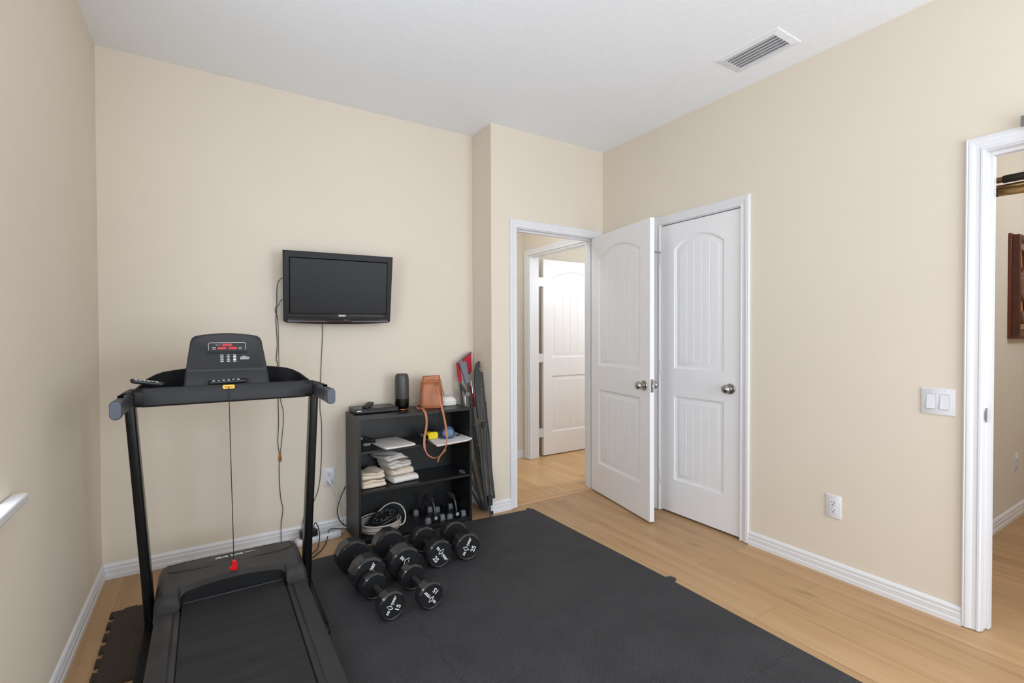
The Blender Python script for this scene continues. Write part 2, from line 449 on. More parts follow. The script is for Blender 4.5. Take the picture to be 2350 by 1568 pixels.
# door frames: casing + jambs
CSP = [(0, 0), (0, .009), (.003, .012), (.010, .012), (.0125, .0095), (.026, .0105), (.030, .0125), (.042, .0165), (.0465, .0165), (.049, .0145), (.0535, .0165), (.0575, .0145), (.0585, .011), (.0585, 0)]
def casing_g(f, s0, s1, zt, z0=0.004, rev=.005):
    g = G(); a0, a1, zz = s0 - rev, s1 + rev, zt + rev
    path = [((a0, z0), (-1, 0)), ((a0, zz), (-1, 1)), ((a1, zz), (1, 1)), ((a1, z0), (1, 0))]
    g.loft([[f(s + du * u, t, z + dz * u) for u, t in CSP] for (s, z), (du, dz) in path])
    return g
def jamb_g(f, s0, s1, zt, depth, stop):
    g = G(); k = .0185
    for a, b in ((s0 - k, s0), (s1, s1 + k)):
        g.loft([[f(x, t, z) for x, t in ((a, 0), (b, 0), (b, -depth), (a, -depth))] for z in (0.003, zt + k)])
    g.loft([[f(s0, t, z) for t, z in ((0, zt), (0, zt + k), (-depth, zt + k), (-depth, zt))], [f(s1, t, z) for t, z in ((0, zt), (0, zt + k), (-depth, zt + k), (-depth, zt))]])
    if stop:
        q0, q1 = stop
        for a, b in ((s0, s0 + .011), (s1 - .011, s1)):
            g.loft([[f(x, t, z) for x, t in ((a, q0), (b, q0), (b, q1), (a, q1))] for z in (0.003, zt - .0112)])
        g.loft([[f(s0, t, z) for t, z in ((q0, zt - .011), (q0, zt), (q1, zt), (q1, zt - .011))], [f(s1, t, z) for t, z in ((q0, zt - .011), (q0, zt), (q1, zt), (q1, zt - .011))]])
    return g

def arch_ring(a0, a1, zb, zs, zt, d, n=18):
    h = (a1 - a0) / 2; c = (a0 + a1) / 2
    if zt - zs > .004:
        R = (h * h + (zt - zs) ** 2) / (2 * (zt - zs)); zc = zt - R
        r = R - d; hd = h - d
        th = math.asin(min(1, hd / r))
        top = [(c + r * math.sin(th - 2 * th * i / n), zc + r * math.cos(th - 2 * th * i / n)) for i in range(n + 1)]
    else:
        hd = h - d
        top = [(c + hd - 2 * hd * i / n, zt - d) for i in range(n + 1)]
    return [(a0 + d, zb + d), (a1 - d, zb + d)] + top
def arch_top(a0, a1, zs, zt, d, x):
    h = (a1 - a0) / 2; c = (a0 + a1) / 2
    if zt - zs > .004:
        R = (h * h + (zt - zs) ** 2) / (2 * (zt - zs)); zc = zt - R
        return zc + math.sqrt(max(0, (R - d) ** 2 - (x - c) ** 2))
    return zt - d
PROF = [(0, 0), (.0025, -.004), (.008, -.0055), (.013, -.0095), (.017, -.010), (.043, -.003), (.046, -.0025), (.0462, -.0085)]
def leaf_g(w, h, th, fm, planks):
    """fm(a, n, z): a along width from hinge, n = 0 front face .. -th back face"""
    g = G(); mg = .1075
    panels = [(mg, w - mg, 1.007, 1.836, 1.914), (mg, w - mg, .232, .818, .818)]
    for side in (0, 1):
        ff = (lambda a, hh, z: fm(a, hh, z)) if side == 0 else (lambda a, hh, z: fm(a, -th - hh, z))
        outer = [(0, 0), (w, 0), (w, h), (0, h)]
        loops = [outer] + [arch_ring(*p, 0) for p in panels]
        flat = [q for lp in loops for q in lp]
        vs = [g.v(ff(a, 0, z)) for a, z in flat]
        for tri in tessellate_polygon([[V((a, z, 0)) for a, z in lp] for lp in loops]):
            g.face([vs[i] for i in tri])
        off = 4
        for p, lp in zip(panels, loops[1:]):
            prev = vs[off:off + len(lp)]; off += len(lp)
            for d, hh in PROF[1:]:
                cur = g.ring([ff(a, hh, z) for a, z in arch_ring(*p, d)])
                g.bridge(prev, cur); prev = cur
            d = .046; x0, x1 = p[0] + d, p[1] - d; hb = PROF[-2][1]
            xs = [(x0, hb)]; pitch = (x1 - x0) / planks
            for k in range(1, planks):
                gx = x0 + pitch * k; xs += [(gx - .0035, hb), (gx, hb - .0024), (gx + .0035, hb)]
            xs.append((x1, hb)); fine = []
            for (xa, ha), (xb, hb2) in zip(xs, xs[1:]):
                m = max(1, int((xb - xa) / .02))
                for q in range(m): fine.append((xa + (xb - xa) * q / m, ha + (hb2 - ha) * q / m))
            fine.append(xs[-1])
            lo = g.ring([ff(x, hh, p[2] + d) for x, hh in fine]); hi = g.ring([ff(x, hh, arch_top(p[0], p[1], p[3], p[4], d, x)) for x, hh in fine])
            g.bridge(lo, hi, closed=False)
    e = [(0, 0), (w, 0), (w, h), (0, h)]
    for (a, z), (a2, z2) in zip(e, e[1:] + e[:1]):
        g.face([g.v(fm(a, 0, z)), g.v(fm(a2, 0, z2)), g.v(fm(a2, -th, z2)), g.v(fm(a, -th, z))])
    return g
KNOB = [(.0, .0), (.033, .0), (.033, .004), (.030, .008), (.016, .010), (.0125, .014), (.0125, .028), (.018, .033), (.0255, .040), (.0275, .049), (.025, .058), (.017, .064), (.008, .0665), (0, .067)]
def hinge_g(o, axis_n, axis_z=V((0, 0, 1)), ln=.089):
    g = G(); m = T(*o); g.lathe([(0, -ln / 2), (.0062, -ln / 2), (.0062, ln / 2), (.0045, ln / 2 + .004), (0, ln / 2 + .005)], m, 12)
    return g

# --- door 1 : entry, standing open into the room
d1 = struct_root('door_1', (EX1, YN, 0))
part('casing', casing_g(fE, EX0, EX1, ETOP), 'trim', d1, sharp=20)
part('hallway_casing', casing_g(lambda s, t, z: V((s, YN + .115 + t, z)), EX0, EX1, ETOP), 'trim', d1, sharp=20)
part('jamb', jamb_g(fE, EX0, EX1, ETOP, .115, (-.04, -.075)), 'trim', d1)
HX, HY = 2.6315, 2.953
LD = V((-.2033, -.9791, 0)).normalized(); LN = V((-.9791, .2033, 0)).normalized()     # along leaf, outward face normal
fm1 = lambda a, n, z: V((HX, HY, .012)) + LD * a + LN * n + V((0, 0, z))
lf = part('door_leaf', leaf_g(.76, 2.018, .035, fm1, 6), 'door', d1, sharp=25)
def knob_on(fm, a, z, side, th, par, dn=0):
    n = (fm(a, 1, z) - fm(a, 0, z)).normalized() * (1 if side == 0 else -1)
    o = fm(a, 0 if side == 0 else -th, z)
    ax = (fm(1, 0, z) - fm(0, 0, z)).normalized()
    m = frame(o, ax, n.cross(ax), n)
    return part('door_knob', G().lathe(KNOB, m, 32), 'nickel', par)
knob_on(fm1, .700, .905, 0, .035, lf); knob_on(fm1, .700, .905, 1, .035, lf)
g = G()
for a, b, c, e, q in ((.0065, .0285, .862, .948, .0012), (.011, .024, .885, .925, .0025)):
    g.loft([[fm1(.76 + x, n, z) for n, z in ((-a, c), (-b, c), (-b, e), (-a, e))] for x in (0, q)])
lp = part('latch_plate', g, 'nickel', lf)
g = G(); g.loft([[fm1(.76 + x, n, z) for n, z in ((-.013, .897), (-.022, .897), (-.022, .913), (-.013, .913))] for x in (0, .011)]); part('latch_bolt', g, 'silver', lf)
for z in (.22, 1.02, 1.82):
    part('hinge', hinge_g((EX1 + .004, YN - .006, z), None), 'hinge', d1)

# --- door 2 : closet, closed
d2 = struct_root('door_2', (XR, C1, 0))
part('casing', casing_g(fR, C0, C1, CTOP), 'trim', d2, sharp=20)
part('jamb', jamb_g(fR, C0, C1, CTOP, WT, (-.045, -.08)), 'trim', d2)
fm2 = lambda a, n, z: V((XR + .004 - n, C1 - .003 - a, z + .014))
lf2 = part('door_leaf', leaf_g(C1 - C0 - .006, 2.010, .035, fm2, 5), 'door', d2, sharp=25)
knob_on(fm2, C1 - C0 - .006 - .062, .905, 0, .035, lf2)
for z in (.24, 1.02, 1.79):
    part('hinge', hinge_g((XR - .004, C1 + .001, z), None), 'hinge', d2)
g = G(); g.tube([(XR - .004, C1 + .001, 1.842), (XR - .03, C1 + .006, 1.842), (XR - .055, C1 + .012, 1.842)], .004, 8); g.lathe([(0, 0), (.007, 0), (.007, .008), (0, .009)], frame((XR - .05, C1 + .011, 1.842), (0, 0, 1), (0, 1, 0), (-1, 0, 0)), 12)
part('hinge_pin_stop', g, 'nickel', d2)

# --- door 3 : bathroom door across the hallway, open
d3 = struct_root('door_3', (XR, B1, 0))
part('casing', casing_g(fR, B0, B1, BTOP), 'trim', d3, sharp=20)
part('jamb', jamb_g(fR, B0, B1, BTOP, WT, (-.0, -.07)), 'trim', d3)
fm3 = lambda a, n, z: V((2.937 + a, 4.03 - n, z + .012))
lf3 = part('door_leaf', leaf_g(.81, 2.022, .035, fm3, 5), 'door', d3, sharp=25)
for z in (.25, 1.02, 1.80):
    part('hinge', G().box(XR + WT - .004, 2.939, 4.028, 4.036, z - .045, z + .045), 'hinge', d3)
# --- door 4 : opening to the den
d4 = struct_root('door_4', (XR, O1, 0))
part('casing', casing_g(fR, O0, O1, OTOP), 'trim', d4, sharp=20)
part('den_casing', casing_g(lambda s, t, z: V((XR + WT + t, s, z)), O0, O1, OTOP), 'trim', d4, sharp=20)
part('jamb', jamb_g(fR, O0, O1, OTOP, WT, (-.045, -.08)), 'trim', d4)
g = G(); g.box(XR + .008, XR + .036, O1 - .0025, O1, .885, .945); g.box(XR - .001, XR + .012, O1 - .004, O1, .895, .935)
part('strike_plate', g, 'nickel', d4)

# --- window in the left wall (only its sill end shows)
w1 = struct_root('window_1', (XL, WY1, WZ0))
g = G()
g.prism([(XL - WT, WY0 - .0), (XL + .002, WY0 - .0), (XL + .002, WY0 - .055), (XL + .034, WY0 - .055), (XL + .040, WY0 - .045), (XL + .040, WY1 + .09), (XL + .034, WY1 + .10), (XL + .002, WY1 + .10), (XL + .002, WY1), (XL - WT, WY1)], lambda a, b, h: V((a, b, h)), .797, .82)
part('sill', g, 'trim', w1, bevel=.004)
g = G(); g.box(XL, XL + .012, WY0 - .03, WY1 + .075, .765, .797); part('apron', g, 'trim', w1, bevel=.003)
g = G(); q = .045
for a, b, c, e in ((WY0, WY1, WZ0, WZ0 + q), (WY0, WY1, WZ1 - q, WZ1), (WY0, WY0 + q, WZ0, WZ1), (WY1 - q, WY1, WZ0, WZ1), (WY0, WY1, 1.44, 1.48)):
    g.box(XL - .10, XL - .06, a, b, c, e)
part('window_frame', g, 'trim', w1)
g = G(); g.box(XL - .083, XL - .079, WY0 + q, WY1 - q, WZ0 + q, 1.44); part('pane', g, 'glass', w1)
g = G(); g.box(XL - .083, XL - .079, WY0 + q, WY1 - q, 1.48, WZ1 - q); part('pane', g, 'glass', w1)

# threshold strip in the entry doorway
g = G(); g.prism([(-.02, 0), (.02, 0), (.017, .004), (.006, .007), (-.006, .007), (-.017, .004)], lambda a, b, h: V((h, YN + .04 + a, b)), EX0, EX1)
struct('trim_1', g, plain('tan transition strip', rgb(190, 152, 116), .5))
# ------------------------------------------------------------------ TREADMILL
MZ = .0125                                   # top of the foam mats
TX = .098                                    # deck centre line
tm = thing('treadmill', 'black folding treadmill with upright console standing on the foam mats', 'treadmill', (TX, 2.0, MZ))
for s in (-1, 1):
    g = G(); x = TX + s * .305
    g.prism([(2.575, MZ), (2.575, .05), (2.56, .072), (2.49, .072), (2.44, .060), (2.12, .052), (2.09, .04), (2.085, MZ)], lambda a, b, h: V((h, a, b)), x - .022, x + .022)
    part('base_rail', g, 'tread_blk', tm, bevel=.005)
g = G(); g.box(TX - .283, TX + .283, 2.545, 2.575, .02, .06); part('base_crossbar', g, 'tread_blk', tm, bevel=.004)
for s in (-1, 1):
    # upright: rounded rectangular tube, splayed slightly outwards
    g = G(); rings = []
    for z, hx in ((.066, .307), (.30, .318), (.93, .353), (.975, .3555)):
        rings.append([(TX - .008 * (z / .93) + s * hx + a, 2.53 + b, z) for a, b in rrect(.036, .074, .010, 3)])
    g.loft(rings); up = part('upright', g, 'tread_blk', tm, sharp=50)
# deck frame skirt
g = G(); g.box(TX - .272, TX + .272, 1.12, 2.45, .045, .135); part('deck_frame', g, 'tread_blk', tm, bevel=.006)
g = G(); g.box(TX - .192, TX + .192, 1.10, 2.47, .136, .1455); part('running_belt', g, 'belt', tm)
for s in (-1, 1):
    g = G()
    pr = [(.195, .130), (.195, .149), (.199, .152), (.213, .153), (.218, .160), (.265, .160), (.274, .156), (.279, .146), (.279, .06), (.268, .05), (.262, .06), (.262, .130)]
    g.loft([[(TX + s * a, y, b) for a, b in pr] for y in (1.13, 2.345)]); part('side_rail', g, 'hood' if s < 0 else 'tread_plastic', tm, bevel=.002, seg=1)
g = G(); g.box(TX - .278, TX + .278, 1.08, 1.13, .04, .15); part('rear_cap', g, 'tread_plastic', tm, bevel=.012, seg=3)
for s in (-1, 1):
    g = G(); g.lathe([(0, MZ), (.024, MZ), (.024, .05), (0, .05)], T(TX + s * .22, 1.16, 0), 16); part('rear_foot', g, 'tread_blk', tm)
# motor hood: U-shaped moulded cover
def hood_z(x, y, band=True):
    t = min(1, max(0, (y - 2.335) / (2.41 - 2.335))); a = abs(x)
    z = .163 + (.203 - .163) * (t * t * (3 - 2 * t))
    z += .014 * min(1, max(0, (y - 2.41) / .2))
    z += .022 * max(0, 1 - (x / .21) ** 2) * min(1, max(0, (2.66 - y) / .25))
    if y > 2.66: z -= .022 * ((y - 2.66) / .055) ** 2
    if band and a < .2:
        d = y - hood_near(x)
        if d < .026: z -= .013 * (1 - d / .026)
    if band and .2 <= a < .215 and y < 2.43: z -= .008 * ((.215 - a) / .015)
    return z
def hood_far(u): return 2.715 - .012 * u * u - (.055 * max(0, (abs(u) - .84) / .16) ** 2.2)
def hood_near(x):
    a = abs(x)
    if a < .175: return 2.414 - .006 * (a / .175) ** 2
    if a < .198:
        k = (a - .175) / .023; return 2.408 - .022 * k ** 2
    if a < .203: return 2.345
    return 2.332
g = G(); xs = [-.285, -.280, -.272, -.255, -.23, -.215, -.203, -.1985, -.195, -.19, -.185, -.18, -.17, -.15, -.12, -.08, -.04, 0]
xs = xs + [-x for x in reversed(xs[:-1])]
NV = 26; cols = []
for x in xs:
    y0, y1 = hood_near(x), hood_far(x / .285); c = []
    e = abs(x) - .255; dz = -.030 * (e / .03) ** 2.4 if e > 0 else 0
    ylist = [y0, y0 + .006, y0 + .026] + [y0 + .026 + (y1 - y0 - .026) * j / NV for j in range(1, NV + 1)]
    for y in ylist: c.append(g.v((TX + x, y, hood_z(x, y) + dz)))
    cols.append(c)
for a, b in zip(cols, cols[1:]): g.bridge(a, b, closed=False)
# skirts
loop = [c[-1] for c in cols]
far = [g.v((v.co.x, v.co.y + .006, .05)) for v in loop]; g.bridge(loop, far, closed=False)
loop = [c[0] for c in cols]
near = []
for v in loop:
    inner = abs(v.co.x - TX) < .2
    near.append(g.v((v.co.x, v.co.y + .004 if inner else v.co.y, .147 if inner else .13)))
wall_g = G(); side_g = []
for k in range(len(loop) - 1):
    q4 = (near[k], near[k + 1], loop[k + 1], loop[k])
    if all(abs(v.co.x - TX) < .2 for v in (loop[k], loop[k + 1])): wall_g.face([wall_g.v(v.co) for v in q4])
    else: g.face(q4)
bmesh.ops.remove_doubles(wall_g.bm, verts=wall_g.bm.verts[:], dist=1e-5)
for c, nr, fr in ((cols[0], near[0], far[0]), (cols[-1], near[-1], far[-1])):
    lo = [nr] + [g.v((v.co.x, v.co.y, .055)) for v in c[1:-1]] + [fr]
    g.bridge(c, lo, closed=False)
hd = part('motor_cover', g, 'hood', tm, sharp=24)
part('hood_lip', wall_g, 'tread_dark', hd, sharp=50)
g = G(); g.box(TX - .192, TX + .192, 2.403, 2.412, .1455, .1535); part('belt_ledge', g, 'tread_plastic', hd, bevel=.002)
# thin recessed trim line and lettering on the hood
lm = frame((.100, 2.628, hood_z(0, 2.628) + .0016), (1, 0, 0), (0, .999, -.03), (0, .03, .999))
bm = text_bm('9AV', .030, lm @ T(-.036, 0, 0), .0003, .012, .35, 1.7)
join_bm(bm, text_bm('A', .030, lm @ T(.022, 0, 0), .0003, .012, .35, 1.7))
for k in range(7):
    g2 = G(); g2.obox(lm @ T(.046 + k * .0072, .004, .0002), .0052, .006, .0006); join_bm(bm, g2.bm)
part('lettering', bm, 'white_ink', hd, recalc=False)
g = G()
g.tube(smooth_path([(TX - .245, 2.59, hood_z(.245, 2.59) + .0008), (TX - .25, 2.63, hood_z(.25, 2.63) + .0006), (TX - .22, 2.672, hood_z(.22, 2.672) + .0006), (TX, 2.683, hood_z(0, 2.683) + .0004), (TX + .22, 2.672, hood_z(.22, 2.672) + .0006), (TX + .25, 2.63, hood_z(.25, 2.63) + .0006), (TX + .245, 2.59, hood_z(.245, 2.59) + .0008), (TX + .1, 2.562, hood_z(.1, 2.562) + .0004), (TX - .1, 2.562, hood_z(.1, 2.562) + .0004), (TX - .245, 2.59, hood_z(.245, 2.59) + .0008)], 6), .0012, 6)
part('hood_seam', g, 'tread_blk', hd)

# console tray (crossbar with pockets)
CX = .0885
def tray_loop(inset, n=10):
    hw = .335 - inset; out = []
    yf, yb = 2.448 + inset, 2.70 - inset
    # front edge, left to right
    r = .035 - inset * .6
    for i in range(5):
        a = PI + (PI / 2) * i / 4; out.append((-hw + r + r * math.cos(a), yf + r + r * math.sin(a)))
    for i in range(1, 8): out.append((-hw + r + (2 * hw - 2 * r) * i / 8, yf))
    for i in range(5):
        a = -PI / 2 + (PI / 2) * i / 4; out.append((hw - r + r * math.cos(a), yf + r + r * math.sin(a)))
    # back edge, right to left: swept arc
    for i in range(1, 24):
        u = 1 - 2 * i / 24
        y = yb - (yb - (yf + .085)) * abs(u) ** 3.2
        out.append((hw * u if abs(u) < 1 else hw * u, y))
    return out
def ztop(x, y):
    k = min(1, max(0, (y - 2.50) / .12)); a = min(1, abs(x) / .33)
    return 1.047 + k * (.070 - .030 * a * a)
o0, i0 = tray_loop(0), tray_loop(.011)
g = G()
R = [[(CX + x, y, .968 + .02 * min(1, max(0, (y - 2.46) / .2))) for x, y in tray_loop(.010)],
     [(CX + x, y, .976 + .02 * min(1, max(0, (y - 2.46) / .2))) for x, y in o0],
     [(CX + x, y, ztop(x, y) - .006) for x, y in o0],
     [(CX + x, y, ztop(x, y)) for x, y in tray_loop(.004)],
     [(CX + x, y, ztop(x, y) - .002) for x, y in i0],
     [(CX + x, y, 1.015) for x, y in tray_loop(.016)]]
rs = [g.ring(r) for r in R]
for a, b in zip(rs, rs[1:]): g.bridge(a, b)
g.cap(rs[0], True); g.cap(rs[-1])
part('console_tray', g, 'tread_dark', tm, sharp=45)
# console lower fascia (phone ledge) and the display head
KX = .0835
g = G()
def fascia(z, y, hw, dep): return [(KX + a, y + b, z) for a, b in ((-hw, 0), (hw, 0), (hw, dep), (-hw, dep))]
g.loft([fascia(1.0, 2.487, .166, .12), fascia(1.045, 2.492, .166, .12), fascia(1.098, 2.522, .160, .10), fascia(1.112, 2.534, .158, .09)])
part('console_base', g, 'tread_plastic', tm, bevel=.010, seg=3)
P0, P1 = V((KX, 2.520, 1.101)), V((KX, 2.596, 1.262))
UP = (P1 - P0).normalized(); NRM = V((1, 0, 0)).cross(UP) ; NRM = -NRM if NRM.y > 0 else NRM
LP = (P1 - P0).length
def panel_outline(ins=0):
    w0, w1, h = .1585 - ins, .138 - ins, LP - ins
    pts = [(-w0 + .006, ins), (w0 - .006, ins), (w0, ins + .008)]
    pts += [(w1 + .004, h - .030), (w1 - .003, h - .012), (w1 - .016, h - .002)]
    for i in range(1, 8):
        u = 1 - 2 * i / 8; pts.append(((w1 - .016) * u, h - .002 + .014 * (1 - u * u)))
    pts += [(-w1 + .016, h - .002), (-w1 + .003, h - .012), (-w1 - .004, h - .030), (-w0, ins + .008)]
    return pts
def pp(a, b, n): return P0 + V((a, 0, 0)) + UP * b + NRM * n
g = G()
g.loft([[pp(a, b, -.036) for a, b in panel_outline(.006)], [pp(a, b, -.004) for a, b in panel_outline()], [pp(a, b, 0) for a, b in panel_outline(.004)], [pp(a, b, 0) for a, b in panel_outline(.013)], [pp(a, b, -.0012) for a, b in panel_outline(.0145)]])
head = part('console_head', g, 'tread_plastic', tm, sharp=40)
pm = frame(P0 + NRM * -.0012, (1, 0, 0), UP, NRM)
def label_box(name, a, b, w, h, mat, t=.0012, par=None, r=.001):
    g = G(); g.loft([[pm @ V((a + x, b + y, k)) for x, y in rrect(w, h, r, 2)] for k in (-.001, t)])
    return part(name, g, mat, par or head)
label_box('time_display', .0, .128, .040, .0125, 'led'); label_box('speed_display', -.0215, .1115, .034, .012, 'led'); label_box('distance_display', .0215, .1115, .034, .012, 'led')
sl = label_box('button_strip', .0, .0905, .158, .013, 'tv_gloss', .0008)
for a in (-.064, -.026, .026, .064):
    label_box('button_divider', a, .0905, .0012, .012, 'tread_plastic', .0016, sl, .0003)
g = G(); g.tube([pm @ V(p) for p in ((-.073, .103, .0003), (-.0735, .132, .0003), (-.072, .1375, .0003), (-.067, .1395, .0003), (.067, .1395, .0003), (.072, .1375, .0003), (.0735, .132, .0003), (.073, .103, .0003))], .0009, 6)
bm = g.bm
for a, b, w in ((-.040, .128, .011), (-.0285, .128, .004), (-.052, .1145, .016), (-.0515, .1075, .014), (.051, .1145, .014), (.051, .1075, .012)):
    for q in range(3):
        g2 = G(); g2.obox(pm @ T(a + (q - 1) * w / 3, b, .0004), w / 3 * .8, .0024, .0006); join_bm(bm, g2.bm)
for k, a in enumerate((-.022, .003, .028)):
    for r_ in range(2):
        b = .069 - .0135 * r_
        g2 = G(); g2.tube([pm @ V((a + x, b + y, .0003)) for x, y in rrect(.011, .009, .002 if k != 1 else .0042, 3)], .0006, 5, closed=True); join_bm(bm, g2.bm)
        g2 = G(); g2.obox(pm @ T(a, b, .0003), .005 if k < 2 else .009, .003 if k < 2 else .006, .0006); join_bm(bm, g2.bm)
    for b in (.0785, .0465):
        g2 = G(); g2.obox(pm @ T(a, b, .0003), .013, .0024, .0006); join_bm(bm, g2.bm)
g2 = G(); g2.obox(pm @ T(.066, .0705, .0003), .016, .0022, .0006); join_bm(bm, g2.bm)
for q in range(4):
    g2 = G(); g2.obox(pm @ T(.068, .0655 - q * .0032, .0003), .036, .0014, .0005); join_bm(bm, g2.bm)
part('console_print', bm, 'white_ink', head)
# handle grips
for s in (-1, 1):
    g = G(); x = .0905 + s * .355
    def gr(y, z, w, h): return [(x + a, y, z + b) for a, b in rrect(w, h, w * .47, 5)]
    g.loft([gr(2.575, .998, .040, .070), gr(2.50, 1.000, .043, .076), gr(2.40, 1.002, .043, .076), gr(2.385, 1.002, .040, .072)])
    part('handle_bracket', g, 'tread_dark', tm, sharp=50)
    g = G(); g.loft([gr(2.39, 1.002, .032, .060), gr(2.30, 1.002, .0335, .064), gr(2.165, 1.002, .0345, .066)])
    gp = part('hand_grip', g, 'grip', tm, sharp=50)
    g = G(); g.loft([gr(2.168, 1.002, .0355, .0675), gr(2.135, 1.002, .0355, .0675), gr(2.128, 1.002, .030, .061)])
    part('grip_end_cap', g, 'gripcap', gp, sharp=50)
    g = G(); g.loft([gr(2.33, 1.0325, .018, .0045), gr(2.25, 1.0345, .018, .0045)]); part('pulse_contact', g, M['grip_metal'], gp)
# rounded elbows joining tray and brackets
for s in (-1, 1):
    g = G()
    g.loft([[(CX + s * .30 + s * .078 * k, 2.45 + b + .05, 1.006 + c - .002 * k) for b, c in rrect(.105, .076 - .01 * k, .02, 3)] for k in (0, .5, .8)])
    part('tray_elbow', g, 'tread_dark', tm, bevel=.006)

# safety key on its cord
sk = thing('safety_key', 'yellow safety key on the treadmill tray, its black cord ending in a red clip', 'safety key', (.083, 2.446, 1.035))
g = G()
kf = frame((.083, 2.4445, 1.036), (1, 0, 0), (0, 0, 1), (0, -1, 0))
g.loft([[kf @ V((a, b, k)) for a, b in rrect(.046, .018, .006, 4)] for k in (0, .007)]); part('key_body', g, 'yellow', sk, bevel=.002)
g = G(); g.loft([[kf @ V((a, b, k)) for a, b in rrect(.034, .0045, .002, 3)] for k in (.0066, .0076)]); part('key_slot', g, plain('dark ochre slot', rgb(150, 105, 30), .5), sk)
g = G(); g.tube(smooth_path([(.083, 2.436, 1.034), (.0835, 2.434, 1.0), (.088, 2.436, .70), (.093, 2.438, .42), (.0945, 2.438, .275)], 5), .0017, 8); part('cord', g, 'cordblk', sk)
g = G(); cm = frame((.0955, 2.438, .252), (1, 0, 0), (0, 0, 1), (0, -1, 0))
g.loft([[cm @ V((a, b, k)) for a, b in ((-.008, .022), (.005, .024), (.012, .008), (.013, -.024), (.004, -.026), (-.018, -.014), (-.020, -.008), (-.008, -.004))] for k in (-.007, .007)]); part('clip', g, 'red', sk, bevel=.003)

# remotes
def remote(name, label, o, xd, up, ln, w, t, group, mat='blk_plastic', pale=True):
    xd = V(xd).normalized(); up = V(up).normalized(); yd = up.cross(xd).normalized(); up = xd.cross(yd)
    r = thing(name, label, 'remote control', o, 0, group)
    m = frame(o, xd, yd, up); g = G()
    g.loft([[m @ V((a, b, k)) for a, b in rrect(ln - i, w - i, w * .28, 4)] for k, i in ((0, .006), (t * .4, 0), (t * .85, .001), (t, .005))])
    part('body', g, mat, r, sharp=50)
    g = G()
    for i in range(6):
        for j in range(3):
            if (i * 3 + j) % 7 == 5: continue
            g.obox(m @ T(-ln * .36 + i * ln * .125, (j - 1) * w * .26, t + .0004), ln * .07, w * .15, .0016)
    part('buttons', g, 'silver' if pale else 'slot', r, kind='stuff')
    return r
remote('remote_control', 'black remote with silver buttons resting tilted on the left end of the treadmill tray', (-.205, 2.475, 1.0605), (.93, .28, -.20), (.12, -.10, .98), .115, .040, .014, 'remote controls')
remote('remote_control', 'black remote lying level on the treadmill ledge just above the yellow key', (.082, 2.474, 1.0505), (1, .02, .03), (0, -.10, .99), .150, .040, .013, 'remote controls')

# ------------------------------------------------------------------ TELEVISION
tvm = T(.7056, 3.0901, 1.5459) @ rz(-.0375) @ Matrix.Rotation(.1487, 4, 'X') @ Matrix.Rotation(-.0088, 4, 'Y')
tv = thing('television', 'black flat screen television mounted on the back wall above the treadmill', 'television', m=tvm)
tw, th_ = .6427, .4275
def tp(x, y, z): return tvm @ V((x, y, z))
g = G()
def outl(i, zb=0, nb=10):
    # top corners sharp, sides taper a touch, bottom edge bows down
    pts = [(-tw / 2 + i, th_ / 2 - i), (tw / 2 - i, th_ / 2 - i), (tw / 2 - i - .006, -th_ / 2 + .012 + i)]
    for k in range(nb + 1):
        u = 1 - 2 * k / nb; pts.append(((tw / 2 - .018 - i) * u, -th_ / 2 + i - .006 * (1 - u * u) + .004))
    pts += [(-tw / 2 + i + .003, -th_ / 2 + .012 + i)]
    return pts
g.loft([[tp(x * .8, .058, z * .8) for x, z in outl(.0)], [tp(x, .030, z) for x, z in outl(.0)], [tp(x, .003, z) for x, z in outl(0)], [tp(x, 0, z) for x, z in outl(.003)]])
part('casing', g, 'tv_case', tv, sharp=30)
sx0, sx1, sz0, sz1 = -.2835, .2835, -.150, .172
g = G()
g.loft([[tp(x, -.0005, z) for x, z in ((sx0 - .006, sz0 - .006), (sx1 + .006, sz0 - .006), (sx1 + .006, sz1 + .006), (sx0 - .006, sz1 + .006))], [tp(x, -.0055, z) for x, z in ((sx0 - .004, sz0 - .004), (sx1 + .004, sz0 - .004), (sx1 + .004, sz1 + .004), (sx0 - .004, sz1 + .004))],
        [tp(x, -.0015, z) for x, z in ((sx0, sz0), (sx1, sz0), (sx1, sz1), (sx0, sz1))]], caps=False)
part('bezel_rim', g, 'tv_gloss', tv, sharp=20)
g = G(); g.loft([[tp(x, k, z) for x, z in ((sx0, sz0), (sx1, sz0), (sx1, sz1), (sx0, sz1))] for k in (0, -.0016)]); part('screen', g, 'screen', tv)
g = G(); g.loft([[tp(x, k, z) for x, z in ((-.300, -.178), (.282, -.178), (.270, -.155), (-.288, -.155))] for k in (0, -.0035)]); lb = part('lower_bezel', g, 'tv_gloss', tv, bevel=.002)
part('lettering', text_bm('SEIKI', .016, tvm @ frame((.012, -.0038, -.1665), (1, 0, 0), (0, 0, 1), (0, -1, 0)), .0003, .02, 0, 1.35), 'silver', lb, recalc=False)
g = G(); rr = []
for k in range(13):
    u = -1 + 2 * k / 12; q = -.006 * (1 - u * u)
    rr.append([tp(u * .298, y, z + q) for y, z in ((-.001, -.182), (-.011 + .006 * u * u, -.190), (-.015 + .008 * u * u, -.200), (-.008, -.2115), (-.001, -.2115))])
g.loft(rr); part('speaker_lip', g, 'tv_red', tv, sharp=50)
for x in (.022, .033, .047):
    g = G(); g.obox(tvm @ T(x, -.0145, -.192), .004, .002, .002); part('indicator_mark', g, 'silver', tv)
g = G(); c = tp(0, .05, 0)
g.box(c.x - .10, c.x + .10, c.y, c.y + .02, c.z - .10, c.z + .10); g.box(c.x - .11, c.x + .11, YB - .014, YB - .001, c.z - .11, c.z + .11); g.box(c.x - .04, c.x + .04, c.y + .01, YB - .01, c.z - .04, c.z + .04)
part('wall_bracket', g, 'tread_blk', tv)

